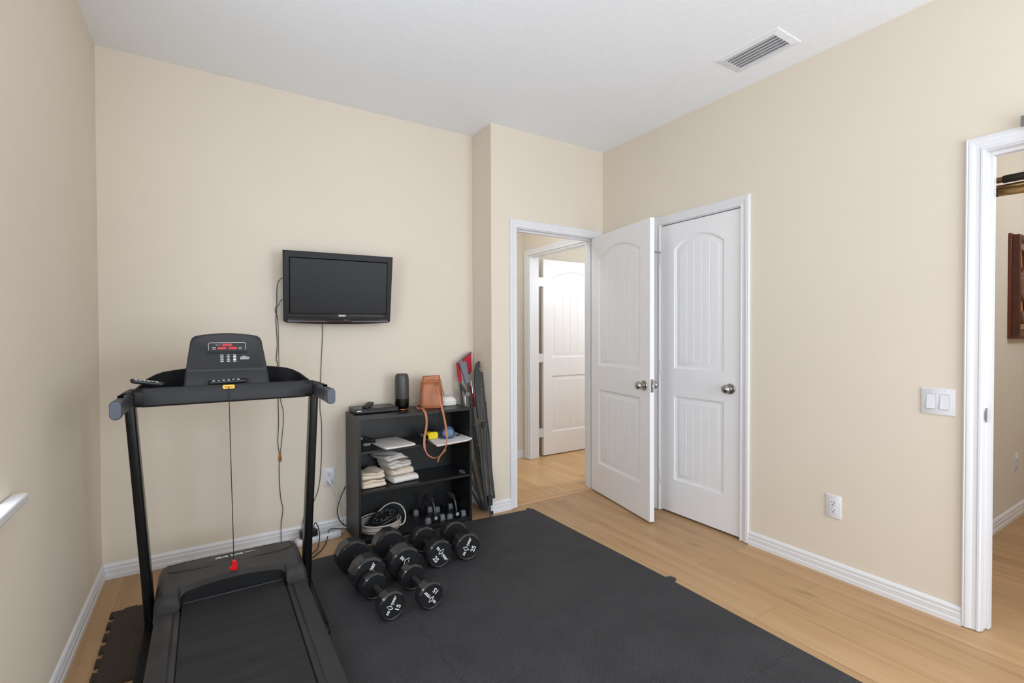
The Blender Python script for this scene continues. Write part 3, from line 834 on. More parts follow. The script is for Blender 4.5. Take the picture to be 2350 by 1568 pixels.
def cable(name, label, pts, r, mat, group='loose cables', extra=None, k=5):
    t_ = thing(name, label, 'cable', pts[0], 0, group)
    part('wire', G().tube(smooth_path(pts, k), r, 8), mat, t_)
    return t_
WY = YB - .008
c1 = cable('antenna_cable', 'thin black cable with gold tips hanging down the wall left of the television', [(.425, 3.17, 1.600), (.399, 3.19, 1.607), (.375, WY, 1.587), (.365, WY, 1.534), (.364, WY, 1.443), (.359, WY, 1.338), (.365, WY, 1.207), (.358, WY, 1.116), (.366, WY, 1.081), (.366, WY, .892), (.368, WY, .734), (.362, WY, .616), (.371, WY, .545)], .0018, 'cordblk')
part('wire', G().tube(smooth_path([(.425, 3.17, 1.49), (.389, WY, 1.475), (.374, WY, 1.443), (.357, WY, 1.427), (.356, WY, 1.40), (.366, WY, 1.37), (.371, WY - .004, 1.286), (.372, WY - .004, 1.081), (.377, WY, .892), (.395, WY, .785), (.387, WY, .653), (.375, WY, .545)], 5), .0016, 8), 'cordblk', c1)
g = G(); g.tube([(.371, WY, .548), (.371, WY, .53), (.369, WY, .515), (.369, WY, .495)], [.003, .004, .0048, .003], 8); part('connector', g, 'brass_tip', c1)
g = G(); g.tube([(.376, WY, .548), (.377, WY, .53), (.379, WY, .515), (.378, WY, .495)], [.003, .004, .0048, .003], 8); part('connector', g, 'brass_tip', c1)
part('wire', G().tube(smooth_path([(.373, WY, .497), (.368, WY, .444), (.374, WY, .285), (.387, WY, .202), (.377, WY, .125), (.374, WY - .012, .06), (.374, WY - .02, .006)], 5), .0018, 8), 'cordblk', c1)
cable('television_cable', 'thin black cord running from under the television down to the power strip', [(.640, 3.205, 1.40), (.626, 3.213, 1.37), (.622, WY, 1.341), (.624, WY, 1.273), (.615, WY, 1.094), (.608, WY, .93), (.605, WY, .793), (.614, WY, .696), (.61, WY, .462), (.593, WY, .3), (.556, WY, .202), (.523, WY, .162), (.503, WY - .004, .125), (.490, WY - .014, .07), (.487, 3.16, .045)], .0019, 'cordblk')
# outlets
def outlet(name, label, f, s, z, group):
    """f(s,t,z)"""
    c = f(s, 0, z)
    r = thing(name, label, 'wall outlet', c, 0, group)
    g = G(); g.loft([[f(s + a, t, z + b) for a, b in rrect(.0735 - i, .1185 - i, .004, 3)] for t, i in ((0, 0), (.004, 0), (.0058, .004))]); part('cover_plate', g, 'plate', r, sharp=40)
    for dz in (.0195, -.0195):
        g = G(); g.loft([[f(s + a, t, z + dz + b) for a, b in rrect(.034 - i, .029 - i, .0125, 5)] for t, i in ((.004, 0), (.0082, .001))]); sk_ = part('socket', g, 'plate', r, sharp=40)
        g = G()
        for a, h in ((-.0063, .0085), (.0063, .007)):
            g.loft([[f(s + a + x, t, z + dz + .004 + y) for x, y in rrect(.0022, h, .0005, 1)] for t in (.007, .0086)])
        g.loft([[f(s + x, t, z + dz - .0075 + y) for x, y in rrect(.0055, .0055, .0026, 3)] for t in (.007, .0086)])
        part('slots', g, 'slot', sk_)
    g = G(); g.loft([[f(s + x, t, z + y) for x, y in rrect(.006, .006, .0029, 3)] for t in (.005, .0068)]); part('screw', g, 'silver', r)
    return r
OG = 'wall outlets'
outlet('wall_outlet', 'white duplex outlet low on the back wall beside the black shelf, with a white plug', fB, .656, .354, OG)
outlet('wall_outlet', 'white duplex outlet low on the right wall between the closet and the light switch', fR, 1.2185, .363, OG)
outlet('wall_outlet', 'small pale outlet low on the den wall seen through the right opening', lambda s, t, z: V((s, .945 - t, z)), 4.685, .377, OG)
# switch
sw = thing('light_switch', 'white double rocker light switch on the right wall beside the opening', 'light switch', (XR, .7985, .957))
g = G(); g.loft([[fR(.7985 + a, t, .957 + b) for a, b in rrect(.119 - i, .1175 - i, .004, 3)] for t, i in ((0, 0), (.004, 0), (.006, .005))]); part('cover_plate', g, 'plate', sw, sharp=40)
for s in (.7985 + .0235, .7985 - .0235):
    g = G(); g.loft([[fR(s + a, t, .957 + b) for a, b in rrect(.0345, .0685, .002, 2)] for t in (.0055, .0066)]); part('rocker_frame', g, 'rg', sw)
    g = G(); g.loft([[fR(s + x, t, .957 + b) for b, t in ((-.0315, .006), (-.0315, .0118), (0, .0082), (.0315, .0068), (.0315, .006))] for x in (-.0155, .0155)]); part('rocker', g, 'plate', sw, sharp=15)
for s in (.7985 + .0235, .7985 - .0235):
    g = G(); g.loft([[fR(s + x, t, 1.0055 + y) for x, y in rrect(.005, .005, .0024, 3)] for t in (.0055, .0066)]); part('screw', g, 'silver', sw)

# white plug, cords and power strip by the baseboard
pl = thing('outlet_cable', 'white cord plugged into the outlet beside the shelf, running down to the power strip', 'cable', (.657, 3.2, .33), 0, 'loose cables')
g = G(); g.loft([[(.656 + a * k, YB - .0085 - t, .334 + b * k - t * .25) for a, b in rrect(.026, .026, .008, 3)] for t, k in ((0, 1), (.014, 1), (.026, .5), (.032, .4))]); part('plug', g, 'plate', pl, sharp=50)
g = G(); g.tube(smooth_path([(.657, 3.188, .325), (.668, 3.175, .31), (.688, 3.18, .275), (.708, 3.19, .199), (.733, 3.195, .13), (.742, 3.185, .07), (.735, 3.165, .02), (.71, 3.14, .012), (.695, 3.128, .02)], 5), .003, 8); part('wire', g, 'cordwht', pl)
ps = thing('power_strip', 'long white power strip with black plugs lying against the back baseboard', 'power strip', (.58, 3.135, 0))
pm_ = T(.575, 3.128, 0) @ rz(.10)
g = G(); g.loft([[pm_ @ V((a, b, z)) for a, b in rrect(.27 - i, .062 - i, .018, 5)] for z, i in ((.001, .006), (.006, 0), (.030, 0), (.038, .012))]); part('body', g, 'plate', ps, sharp=45)
for k in range(5):
    g = G(); g.loft([[pm_ @ V((-.085 + k * .042 + a, b, z)) for a, b in rrect(.026, .03, .008, 3)] for z in (.036, .0395)]); part('socket', g, 'silver', ps)
for k, (x, w, h) in enumerate(((-.085, .05, .045), (-.030, .034, .04))):
    ad = part('plug_adapter', G().obox(pm_ @ T(x, .002, .0395 + h / 2) @ rz(.1 * k), w, .045, h), 'blk_plastic', ps, bevel=.004)
cable('looped_cable', 'black cord looping up from the power strip behind the right treadmill post', [(.545, 3.128, .078), (.547, 3.125, .105), (.556, 3.11, .118), (.566, 3.09, .09), (.566, 3.06, .045), (.545, 3.00, .012), (.51, 2.93, .018), (.47, 2.88, .018), (.42, 2.80, .02), (.40, 2.74, .035)], .0032, 'cordblk')
cable('bowed_cable', 'black cord bowing out from behind the left side of the shelf down to the floor', [(.752, 3.205, .285), (.742, 3.19, .268), (.716, 3.175, .225), (.698, 3.168, .18), (.693, 3.166, .141), (.703, 3.167, .095), (.728, 3.168, .055), (.752, 3.17, .034)], .0032, 'cordblk')
cable('floor_cable', 'thin black cord crossing over the power strip along the floor by the shelf', [(.75, 3.125, .034), (.70, 3.126, .046), (.655, 3.155, .046), (.632, 3.128, .044), (.612, 3.08, .012), (.575, 3.0, .004), (.54, 2.945, .004), (.50, 2.90, .004), (.46, 2.872, .004)], .0026, 'cordblk')
# ------------------------------------------------------------------ SHELF UNIT
SX0, SX1, SY0, SY1, SH = .757, 1.512, 2.897, 3.197, .768
sh = thing('bookshelf', 'low black open bookshelf standing against the back wall', 'bookshelf', (SX0, SY0, 0))
bt = .016
for x in (SX0, SX1 - bt):
    g = G(); g.prism([(SY0, 0), (SY1 - .02, 0), (SY1, .03), (SY1, SH), (SY0, SH)], lambda a, b, h: V((h, a, b)), x, x + bt); part('side_panel', g, 'shelf', sh, bevel=.001, seg=1)
g = G(); g.box(SX0 + bt, SX1 - bt, SY0, SY1, SH - bt, SH); part('top_panel', g, 'shelf', sh, bevel=.001, seg=1)
for z in (.564, .322):
    g = G(); g.box(SX0 + bt, SX1 - bt, SY0 + .001, SY1 - .006, z - bt, z); part('shelf_board', g, 'shelf', sh, bevel=.001, seg=1)
g = G(); g.box(SX0 + bt, SX1 - bt, SY0 + .001, SY1 - .006, .016, .032); part('bottom_board', g, 'shelf', sh, bevel=.001, seg=1)
g = G(); g.box(SX0 + bt, SX1 - bt, SY0 + .012, SY0 + .026, 0, .016); part('kick_strip', g, 'shelf', sh)
g = G(); g.box(SX0 + bt, SX1 - bt, SY1 - .006, SY1 - .002, .016, SH - bt); part('back_panel', g, 'shelf', sh)
for z in (.64, .47, .25, .21):
    g = G(); g.lathe([(0, 0), (.003, 0), (.003, .002), (0, .002)], frame((SX1 - bt - .0002, SY0 + .045, z), (0, 1, 0), (0, 0, 1), (-1, 0, 0)), 8); part('shelf_pin', g, 'steel', sh)

# on top of the shelf
dv = thing('dvd_player', 'slim black disc player on the left of the shelf top', 'disc player', (.785, 3.069, SH), -.039)
dm = T(.774, 3.03, SH) @ rz(-.02)
g = G(); g.loft([[dm @ V((a, b, z)) for a, b in ((0, 0), (.272, 0), (.272, .17), (0, .17))] for z in (.004, .031)]); part('casing', g, 'blk_plastic', dv, bevel=.002)
g = G(); g.loft([[dm @ V((a, b, z)) for a, b in ((.002, -.006), (.270, -.006), (.272, .001), (0, .001))] for z in (.005, .030)]); part('front_panel', g, 'tv_gloss', dv, bevel=.0015)
g = G(); g.obox(dm @ T(.022, -.0062, .021), .028, .001, .0065); part('maker_badge', g, 'silver', dv)
for a in (.02, .252):
    for b in (.02, .15):
        g = G(); g.lathe([(0, .0005), (.008, .0005), (.008, .005), (0, .005)], dm @ T(a, b, 0), 10); part('foot', g, 'tread_blk', dv)
rm = dm @ V((.098, .075, .0345))
remote('remote_control', 'small black remote lying on top of the disc player', (rm.x, rm.y, rm.z), (.55, .80, .12), (-.08, -.25, 1), .125, .042, .016, 'remote controls', pale=False)

sp = thing('speaker', 'tall black cylindrical wireless speaker with a copper ring base on the shelf top', 'speaker', (1.092, 3.085, SH))
sm = T(1.092, 3.085, SH)
g = G(); g.lathe([(0, .006), (.036, .006), (.043, .014), (.0455, .03), (.0462, .074), (.0462, .0742)], sm, 40); part('lower_body', g, 'tv_gloss', sp)
g = G(); g.lathe([(.0455, .0742), (.0462, .078), (.0462, .16), (.0455, .20), (.043, .222), (.038, .233), (.033, .236), (.031, .233), (0, .231)], sm, 40); part('grille', g, 'speaker_mesh', sp)
g = G(); g.lathe([(0, .0), (.034, .0), (.038, .003), (.037, .0068), (0, .0068)], sm, 40); part('base_ring', g, 'copper', sp)

# hand bag
hb = thing('handbag', 'tan leather bucket bag on the shelf top with its strap hanging down in front', 'bag', (1.29, 3.045, SH))
bgm = T(1.284, 3.05, SH) @ rz(-.42) @ Matrix.Diagonal((.93, .93, .965, 1))
secs = [(.001, .136, .112, .030), (.006, .150, .122, .034), (.03, .157, .124, .036), (.10, .150, .112, .034), (.16, .138, .095, .030), (.185, .134, .092, .028), (.186, .137, .095, .028), (.212, .126, .084, .026), (.222, .122, .080, .024)]
g = G(); rings = []
for z, w, d, r in secs:
    rings.append([bgm @ V((a * (1 + .02 * math.sin(9 * b / d)), b, z + (.010 * (a / w) * (z > .2)))) for a, b in rrect(w, d, r, 5)])
ins = [[bgm @ V((a, b, z)) for a, b in rrect(w, d, r, 5)] for z, w, d, r in ((.221, .116, .074, .022), (.16, .126, .084, .026), (.05, .15, .11, .03))]
g.loft(rings + ins); part('body', g, 'leather', hb, sharp=70)
g = G()
for z, w, d, r in ((.1855, .138, .096, .029), (.220, .123, .081, .025)):
    g.tube([bgm @ V((a, b, z + (.010 * (a / w) * (z > .2)))) for a, b in rrect(w, d, r, 5)], .0014, 6, closed=True)
part('seam', g, 'stitch', hb)
# drawstring with tassels
g = G(); q = bgm
g.tube([q @ V((a, b, .198)) for a, b in rrect(.1335, .0915, .028, 5)][15:21] + [q @ V((.066, -.052, .19)), q @ V((.058, -.062, .16)), q @ V((.055, -.066, .125))], .003, 7)
g.tube([q @ V(p) for p in ((.066, -.035, .198), (.074, -.050, .185), (.079, -.050, .15), (.083, -.046, .115))], .003, 7)
g.tube([q @ V((.055, -.066, .128)), q @ V((.054, -.067, .105))], .005, 8); g.tube([q @ V((.088, -.046, .118)), q @ V((.090, -.045, .092))], .005, 8)
part('drawstring', g, 'leather', hb)
for s, w in ((-1, .016), (1, .016)):
    g = G(); g.tube([q @ V((s * .070, -.012, .19)), q @ V((s * .076, -.012, .165)), q @ V((s * .081, -.012, .06)), q @ V((s * .082, -.012, .02))], w / 2, 8, up=tuple(q.to_3x3() @ V((1, 0, 0))), ry=.0018)
    part('side_tab', g, 'leather', hb)
g = G(); bk = V((1.168, 3.06, .796))
g.tube([bk + V(p) for p in ((-.011, 0, -.012), (.011, 0, -.012), (.011, 0, .012), (-.011, 0, .012))], .0022, 7, closed=True); part('buckle', g, 'gold', hb)
# strap
sy = 2.893
spts = smooth_path([(1.196, 3.075, .80), (1.178, 3.05, .795), (1.165, 3.01, .786), (1.166, 2.95, .783), (1.171, 2.905, .781), (1.179, 2.884, .748), (1.183, 2.884, .70), (1.178, 2.884, .655), (1.168, 2.882, .615), (1.163, 2.876, .575), (1.164, 2.870, .541), (1.172, 2.862, .515), (1.184, 2.855, .497), (1.211, 2.83, .482), (1.237, 2.80, .499), (1.253, 2.776, .530), (1.263, 2.765, .571), (1.271, 2.768, .621), (1.281, 2.81, .682), (1.289, 2.86, .746), (1.286, 2.884, .80), (1.280, 2.905, .862), (1.284, 2.945, .915), (1.305, 2.985, .935), (1.330, 3.00, .945)], 5)
n_ = len(spts); wd = []
for i in range(n_):
    u = i / (n_ - 1); wd.append(.0075 if u < .42 or u > .70 else .0042)
g = G(); g.tube(spts, wd, 8, up=(0, 1, 0), ry=[.0016] * n_); part('shoulder_strap', g, 'leather', hb, sharp=60)
g = G(); g.tube(smooth_path([(1.256, 2.766, .549), (1.240, 2.768, .525), (1.226, 2.772, .508), (1.209, 2.776, .469)], 5), .0042, 8, up=(0, 1, 0), ry=.0014); part('strap_tail', g, 'leather', hb)
g = G(); g.tube([V((1.252, 2.766, .537)) + V(p) for p in ((-.012, 0, -.002), (-.002, 0, -.012), (.013, 0, .004), (.004, 0, .013))], .0016, 6, closed=True); part('strap_buckle', g, 'gold', hb)

rt = thing('router', 'white rounded plastic box behind the handbag at the right of the shelf top', 'router', (1.445, 3.12, SH))
g = G(); g.loft([[(1.425 + a, 3.105 + b, SH + z) for a, b in rrect(.118 - i, .11 - i, .03, 5)] for z, i in ((.001, .008), (.006, 0), (.036, .004), (.048, .016), (.060, .045), (.064, .065))]); part('casing', g, plain('cream white plastic', rgb(226, 224, 216), .4), rt, sharp=60)
g = G(); g.tube([(1.425 + a, 3.105 + b, SH + .0285) for a, b in rrect(.115, .107, .03, 5)], .0012, 6, closed=True); part('seam', g, 'silver', rt)

# upper shelf
Z1, Z2, Z3 = .564, .322, .032
def cloth_fold(o, rot, w, d, layers, t, amp, seed, sag=0.0, skew=0.0):
    """stack of flat folds with the rounded fold at the front (-y)"""
    rnd = random.Random(seed); mid = []
    for k in range(layers):
        ext = rnd.uniform(-.006, .006)
        y0, y1 = -d / 2 + t * .5 + ext, d / 2 - t * .5 + rnd.uniform(-.006, .004)
        z = t * (k + .5)
        row = [(y1 - (y1 - y0) * i / 8, z) for i in range(9)]
        if k % 2: row.reverse()
        mid += row
        if k < layers - 1:
            s = 1 if k % 2 == 1 else -1
            e = row[-1][0]
            mid += [(e + s * t * .35, z + t * .2), (e + s * t * .5, z + t * .5), (e + s * t * .35, z + t * .8)]
    pts = [V((0, y, z)) for y, z in mid]; th2 = t * .46; a, b = [], []
    for i, p in enumerate(pts):
        tg = (pts[min(i + 1, len(pts) - 1)] - pts[max(i - 1, 0)]).normalized(); nn = V((0, -tg.z, tg.y))
        a.append(p + nn * th2); b.append(p - nn * th2)
    prof = a + list(reversed(b)); g = G(); rings = []; N = 14
    ph = [rnd.uniform(0, 6) for _ in range(6)]
    for i in range(N + 1):
        u = -1 + 2 * i / N; rr = []
        for j, p in enumerate(prof):
            f = p.z / (layers * t)
            x = u * w / 2 * (1 + .03 * math.sin(ph[0] + p.z * 90)) + skew * f
            dz = amp * f * (math.sin(3.1 * u + ph[1] + p.y * 16) + .6 * math.sin(6.7 * u + ph[2] + p.y * 31)) - sag * f * u * u * .5 - sag * f * max(0, u) * .8
            dy = amp * .8 * math.sin(2.6 * u + ph[3] + p.z * 60)
            rr.append(V(o) + rz(rot) @ V((x, p.y + dy, p.z + dz)))
        rings.append(rr)
    g.loft(rings)
    return g
def towel(name, label, cat, mat, *a, group='folded cloths', **k):
    o = part(name, cloth_fold(*a, **k), mat, None, sub=1, sharp=80)
    return tag(o, label, cat, group)
towel('folded_cloth', 'flat folded white cloth lying alone on the upper shelf', 'cloth', 'towel_w', (.995, 3.02, Z1 + .001), .12, .215, .29, 2, .0065, .0012, 3)
# strap bundle and small gadget at the left end
sb = thing('strap_bundle', 'dark grey strap bundle crumpled at the left end of the upper shelf', 'straps', (.835, 3.06, Z1))
g = G(); rnd = random.Random(5)
for k in range(5):
    g.tube(smooth_path([(.785 + rnd.uniform(0, .02), 3.02 + rnd.uniform(0, .06), Z1 + .012 + .010 * k), (.82, 3.05 + rnd.uniform(-.03, .03), Z1 + .022 + .010 * k + rnd.uniform(-.006, .01)), (.86, 3.06 + rnd.uniform(-.03, .03), Z1 + .02 + .008 * k), (.90, 3.07 + rnd.uniform(-.04, .03), Z1 + .012 + .006 * k)], 4), .011, 8, up=(0, 0, 1), ry=.0025)
part('webbing', g, plain('charcoal webbing', rgb(58, 56, 55), .8), sb)
gm_ = plain('grey padding', rgb(122, 120, 118), .7)
g = G(); g.loft([[(.80 + a, 3.03 + b, Z1 + z) for a, b in rrect(.036, .028, .008, 3)] for z in (.048, .056, .068)]); part('grey_pad', g, gm_, sb, bevel=.003)
g = G(); g.loft([[(.845 + a, 3.04 + b, Z1 + z) for a, b in rrect(.05, .03, .008, 3)] for z in (.003, .02)])
part('grey_pad', g, gm_, sb, bevel=.003)
# papers overhanging the right side of the upper shelf
fo = thing('paper_folder', 'tan cardboard folder sticking out over the front of the upper shelf', 'folder', (1.35, 2.95, Z1))
def sheet(pts, z0, t): return G().loft and [[(x, y, z0) for x, y in pts], [(x, y, z0 + t) for x, y in pts]]
g = G(); g.loft(sheet([(1.209, 2.775), (1.440, 2.815), (1.490, 2.85), (1.484, 3.12), (1.24, 3.13)], Z1 + .0005, .004)); part('cover', g, 'card', fo)
pa = part('paper_stack', (lambda g: (g.loft(sheet([(1.203, 2.770), (1.425, 2.808), (1.487, 2.846), (1.478, 3.10), (1.25, 3.115)], Z1 + .005, .007)), g)[1])(G()), 'paper', None, bevel=.001, seg=1)
tag(pa, 'stack of white papers on the tan folder under the yellow tape measure', 'papers')
pg = part('paper_sheet', (lambda g: (g.loft(sheet([(1.226, 2.935), (1.37, 3.0), (1.40, 3.155), (1.235, 3.15)], Z1 + .0125, .0015)), g)[1])(G()), 'greycard', None)
tag(pg, 'loose grey sheet lying under the yellow tape measure at the back of the papers', 'paper')
PZ = Z1 + .0142
tmz = thing('tape_measure', 'bright yellow tape measure lying on the papers of the upper shelf', 'tape measure', (1.255, 2.955, PZ))
tq = T(1.252, 2.965, PZ) @ rz(.12)
g = G(); g.loft([[tq @ V((a, b, z)) for z, a in ((.0, -.036), (.0, .034), (.03, .036), (.044, .026), (.046, -.020), (.036, -.036))] for b in (-.022, .022)]); part('case', g, 'tape_y', tmz, bevel=.004)
for p_, s_ in (((.0355, 0, .02), (.004, .03, .026)), ((-.036, 0, .014), (.004, .03, .024)), ((.004, 0, .0455), (.03, .02, .006))):
    g = G(); g.obox(tq @ T(*p_), *s_); part('bumper', g, 'blk_plastic', tmz, bevel=.001)
cp = thing('cap', 'slate blue cap with a short brim on the papers beside the tape measure', 'cap', (1.37, 2.975, PZ))
cq = T(1.370, 2.975, Z1 + .0125) @ rz(-.25)
g = G(); rings = []
for k in range(9):
    a = PI / 2 * k / 8
    rings.append([cq @ V((math.cos(a) * .047 * math.cos(t) + .004 * math.sin(a), math.cos(a) * .050 * math.sin(t), .012 + math.sin(a) * .058)) for t in [2 * PI * j / 24 for j in range(24)]])
rings.insert(0, [cq @ V((.046 * math.cos(t), .049 * math.sin(t), 0)) for t in [2 * PI * j / 24 for j in range(24)]])
g.loft(rings); part('crown', g, 'blue_cloth', cp, sharp=80)
g = G(); g.loft([[cq @ V((-.006 + a * .036, -.0435 - .008 * (1 - a * a), z + b)) for a, b in [(math.cos(t), .026 * math.sin(t)) for t in [2 * PI * j / 20 for j in range(20)]]] for z in (.032,)] + [[cq @ V((-.006 + a * .03, -.0525 - .006 * (1 - a * a), .032 + b * .8)) for a, b in [(math.cos(t), .026 * math.sin(t)) for t in [2 * PI * j / 20 for j in range(20)]]]]); part('front_panel', g, 'blue_cloth2', cp, sharp=80)
g = G(); g.loft([[cq @ V((-.012 + r * math.cos(t), -.03 + r * math.sin(t) * .9, z)) for r, z in ((.030, .004), (.060, .001), (.060, .003), (.030, .006))] for t in [PI + PI * .75 * j / 10 for j in range(11)]]); part('brim', g, 'blue_cloth', cp, sharp=60)
kf_ = thing('key_fob', 'small dark key fob on the papers, right of the blue cap', 'key fob', (1.425, 2.93, PZ))
g = G(); g.obox(T(1.428, 2.935, PZ + .008) @ rz(.8) @ Matrix.Rotation(-.5, 4, 'X'), .012, .035, .008); part('fob', g, 'blk_plastic', kf_, bevel=.003)
g = G(); g.tube([(1.412 + .016 * math.cos(t), 2.915 + .013 * math.sin(t), PZ - .0003) for t in [2 * PI * j / 20 for j in range(20)]], .0014, 6, closed=True); part('loop', g, 'greycard', kf_)

# middle shelf: folded towels
towel('folded_towel', 'cream towel at the bottom of the left pile on the middle shelf', 'towel', 'towel_c', (.862, 3.03, Z2 + .001), .05, .155, .17, 3, .014, .004, 11, group='folded towels')
towel('folded_towel', 'cream towel on top of the left pile on the middle shelf', 'towel', 'towel_c', (.858, 3.035, Z2 + .050), .08, .150, .16, 3, .0135, .006, 12, group='folded towels')
towel('folded_towel', 'thick white towel at the bottom of the right pile on the middle shelf', 'towel', 'towel_w', (1.063, 3.06, Z2 + .001), .10, .175, .21, 2, .021, .002, 13, group='folded towels')
towel('folded_towel', 'cream white towel in the middle of the right pile on the middle shelf', 'towel', 'towel_c', (1.043, 3.07, Z2 + .046), .16, .160, .19, 2, .019, .004, 14, group='folded towels')
towel('folded_towel', 'rumpled grey white towel, second from the top of the right pile on the middle shelf', 'towel', 'towel_b', (1.030, 3.072, Z2 + .088), .20, .160, .19, 3, .013, .007, 15, group='folded towels')
towel('folded_towel', 'crumpled grey white cloth draped on top of the right pile on the middle shelf', 'towel', 'towel_b', (1.012, 3.075, Z2 + .141), .30, .165, .185, 3, .014, .010, 19, group='folded towels', sag=.030, skew=-.02)
wr = part('plastic_wrapper', (lambda g: (g.loft([[(1.47 + .016 * math.cos(t) * (1 + .3 * math.sin(3 * t + k)), 2.96 + .035 * math.sin(t), Z2 + .001 + k * .009) for t in [2 * PI * j / 11 for j in range(11)]] for k in (0, 1)]), g)[1])(G()), 'wrap', None, sharp=10)
tag(wr, 'small clear crinkled wrapper at the right end of the middle shelf', 'wrapper')

# bottom shelf
cc = thing('cable_coil', 'off-white cable wound in a loose coil on the bottom shelf', 'cable', (.925, 3.02, Z3), 0, 'loose cables')
g = G()
for k in range(13):
    g.tube([(.925 + (.122 + .011 * math.sin(k * 2.3)) * math.cos(a), 3.045 + (.116 + .011 * math.sin(k * 2.3)) * math.sin(a), Z3 + .0052 + (k % 7) * .0078 + (.004 + .004 * math.sin(a * 2 + k * 1.9) if k > 6 else .0)) for a in [2 * PI * j / 40 for j in range(40)]], .0042, 7, closed=True)
part('windings', g, 'coil', cc, kind='stuff')
g = G(); g.tube(smooth_path([(.92, 3.13, .085), (.955, 3.125, .115), (.99, 3.11, .145), (1.025, 3.08, .162), (1.058, 3.04, .155), (1.072, 3.0, .130), (1.070, 2.97, .095), (1.052, 2.95, .068), (1.02, 2.935, .062)], 6), .0038, 8); part('loose_loop', g, 'cordwht', cc)
ad = thing('slider_disc', 'black round exercise slider disc tilted on top of the cable coil', 'exercise disc', (.95, 3.01, .10))
am = T(.948, 3.035, .100) @ Matrix.Rotation(-.36, 4, 'Y')
g = G(); g.lathe([(0, -.006), (.098, -.006), (.103, 0), (.100, .006), (.088, .008), (.084, .005), (.066, .005), (.062, .010), (.040, .011), (.036, .006), (0, .006)], am, 44); part('disc', g, 'blk_plastic', ad)
g = G()
for k in range(9):
    a = 2 * PI * k / 9; g.obox(am @ rz(a) @ T(.051, 0, .0115), .014, .008, .003)
part('grip_marks', g, plain('grey grip marks', rgb(120, 122, 126), .5), ad, bevel=.001)
g = G(); g.lathe([(.074, .006), (.075, .0075), (.0765, .006)], am, 44); part('ring_line', g, plain('grey ring line', rgb(92, 94, 98), .5), ad)

def pushup(label, cx, cyf, cyb, rot):
    r = thing('pushup_bar', label, 'push-up bar', (cx, cyf, Z3), 0, 'push-up bars')
    m = T(cx, (cyf + cyb) / 2, Z3) @ rz(rot); hl = (cyb - cyf) / 2
    for s in (-1, 1):
        g = G(); g.loft([[m @ V((x, s * hl + y, z)) for y, z in ((-.012, .006), (.012, .006), (.008, .028 if abs(x) > .02 else .036), (-.008, .028 if abs(x) > .02 else .036))] for x in (-.055, -.03, -.012, .012, .03, .055)])
        part('crossbar', g, 'tread_blk', r, bevel=.003)
    for s in (-1, 1):
        for t in (-1, 1):
            g = G(); g.loft([[m @ V((t * .052 + a * k, s * hl + b * k, z)) for a, b in rrect(.037, .032, .008, 3)] for z, k in ((.0006, 1), (.012, 1), (.032, .86), (.036, .7))]); part('rubber_foot', g, 'foot_grey', r, sharp=50)
    g = G()
    g.tube([m @ V(p) for p in smooth_path([(0, -hl, .03), (0, -hl + .004, .06), (0, -hl + .02, .105), (0, -hl + .045, .130), (0, 0, .135), (0, hl - .045, .130), (0, hl - .02, .105), (0, hl - .004, .06), (0, hl, .03)], 5)], .0075, 10); part('arch_tube', g, 'handle_steel', r)
    g = G(); g.tube([m @ V((0, -hl + .040, .127)), m @ V((0, -hl + .055, .133)), m @ V((0, hl - .055, .133)), m @ V((0, hl - .040, .127))], .0155, 14); part('foam_grip', g, 'foam_grip', r)
    g = G(); g.lathe([(0, 0), (.0115, 0), (.0115, .003), (0, .004)], m @ frame((0, -hl - .011, .026), (1, 0, 0), (0, 0, 1), (0, -1, 0)), 18); part('emblem', g, 'silver', r)
    return r
pushup('push-up bar with white round emblem on the bottom shelf, nearer the cable coil', 1.256, 2.945, 3.125, .08)
pushup('push-up bar with white round emblem at the right end of the bottom shelf', 1.405, 2.935, 3.105, .10)

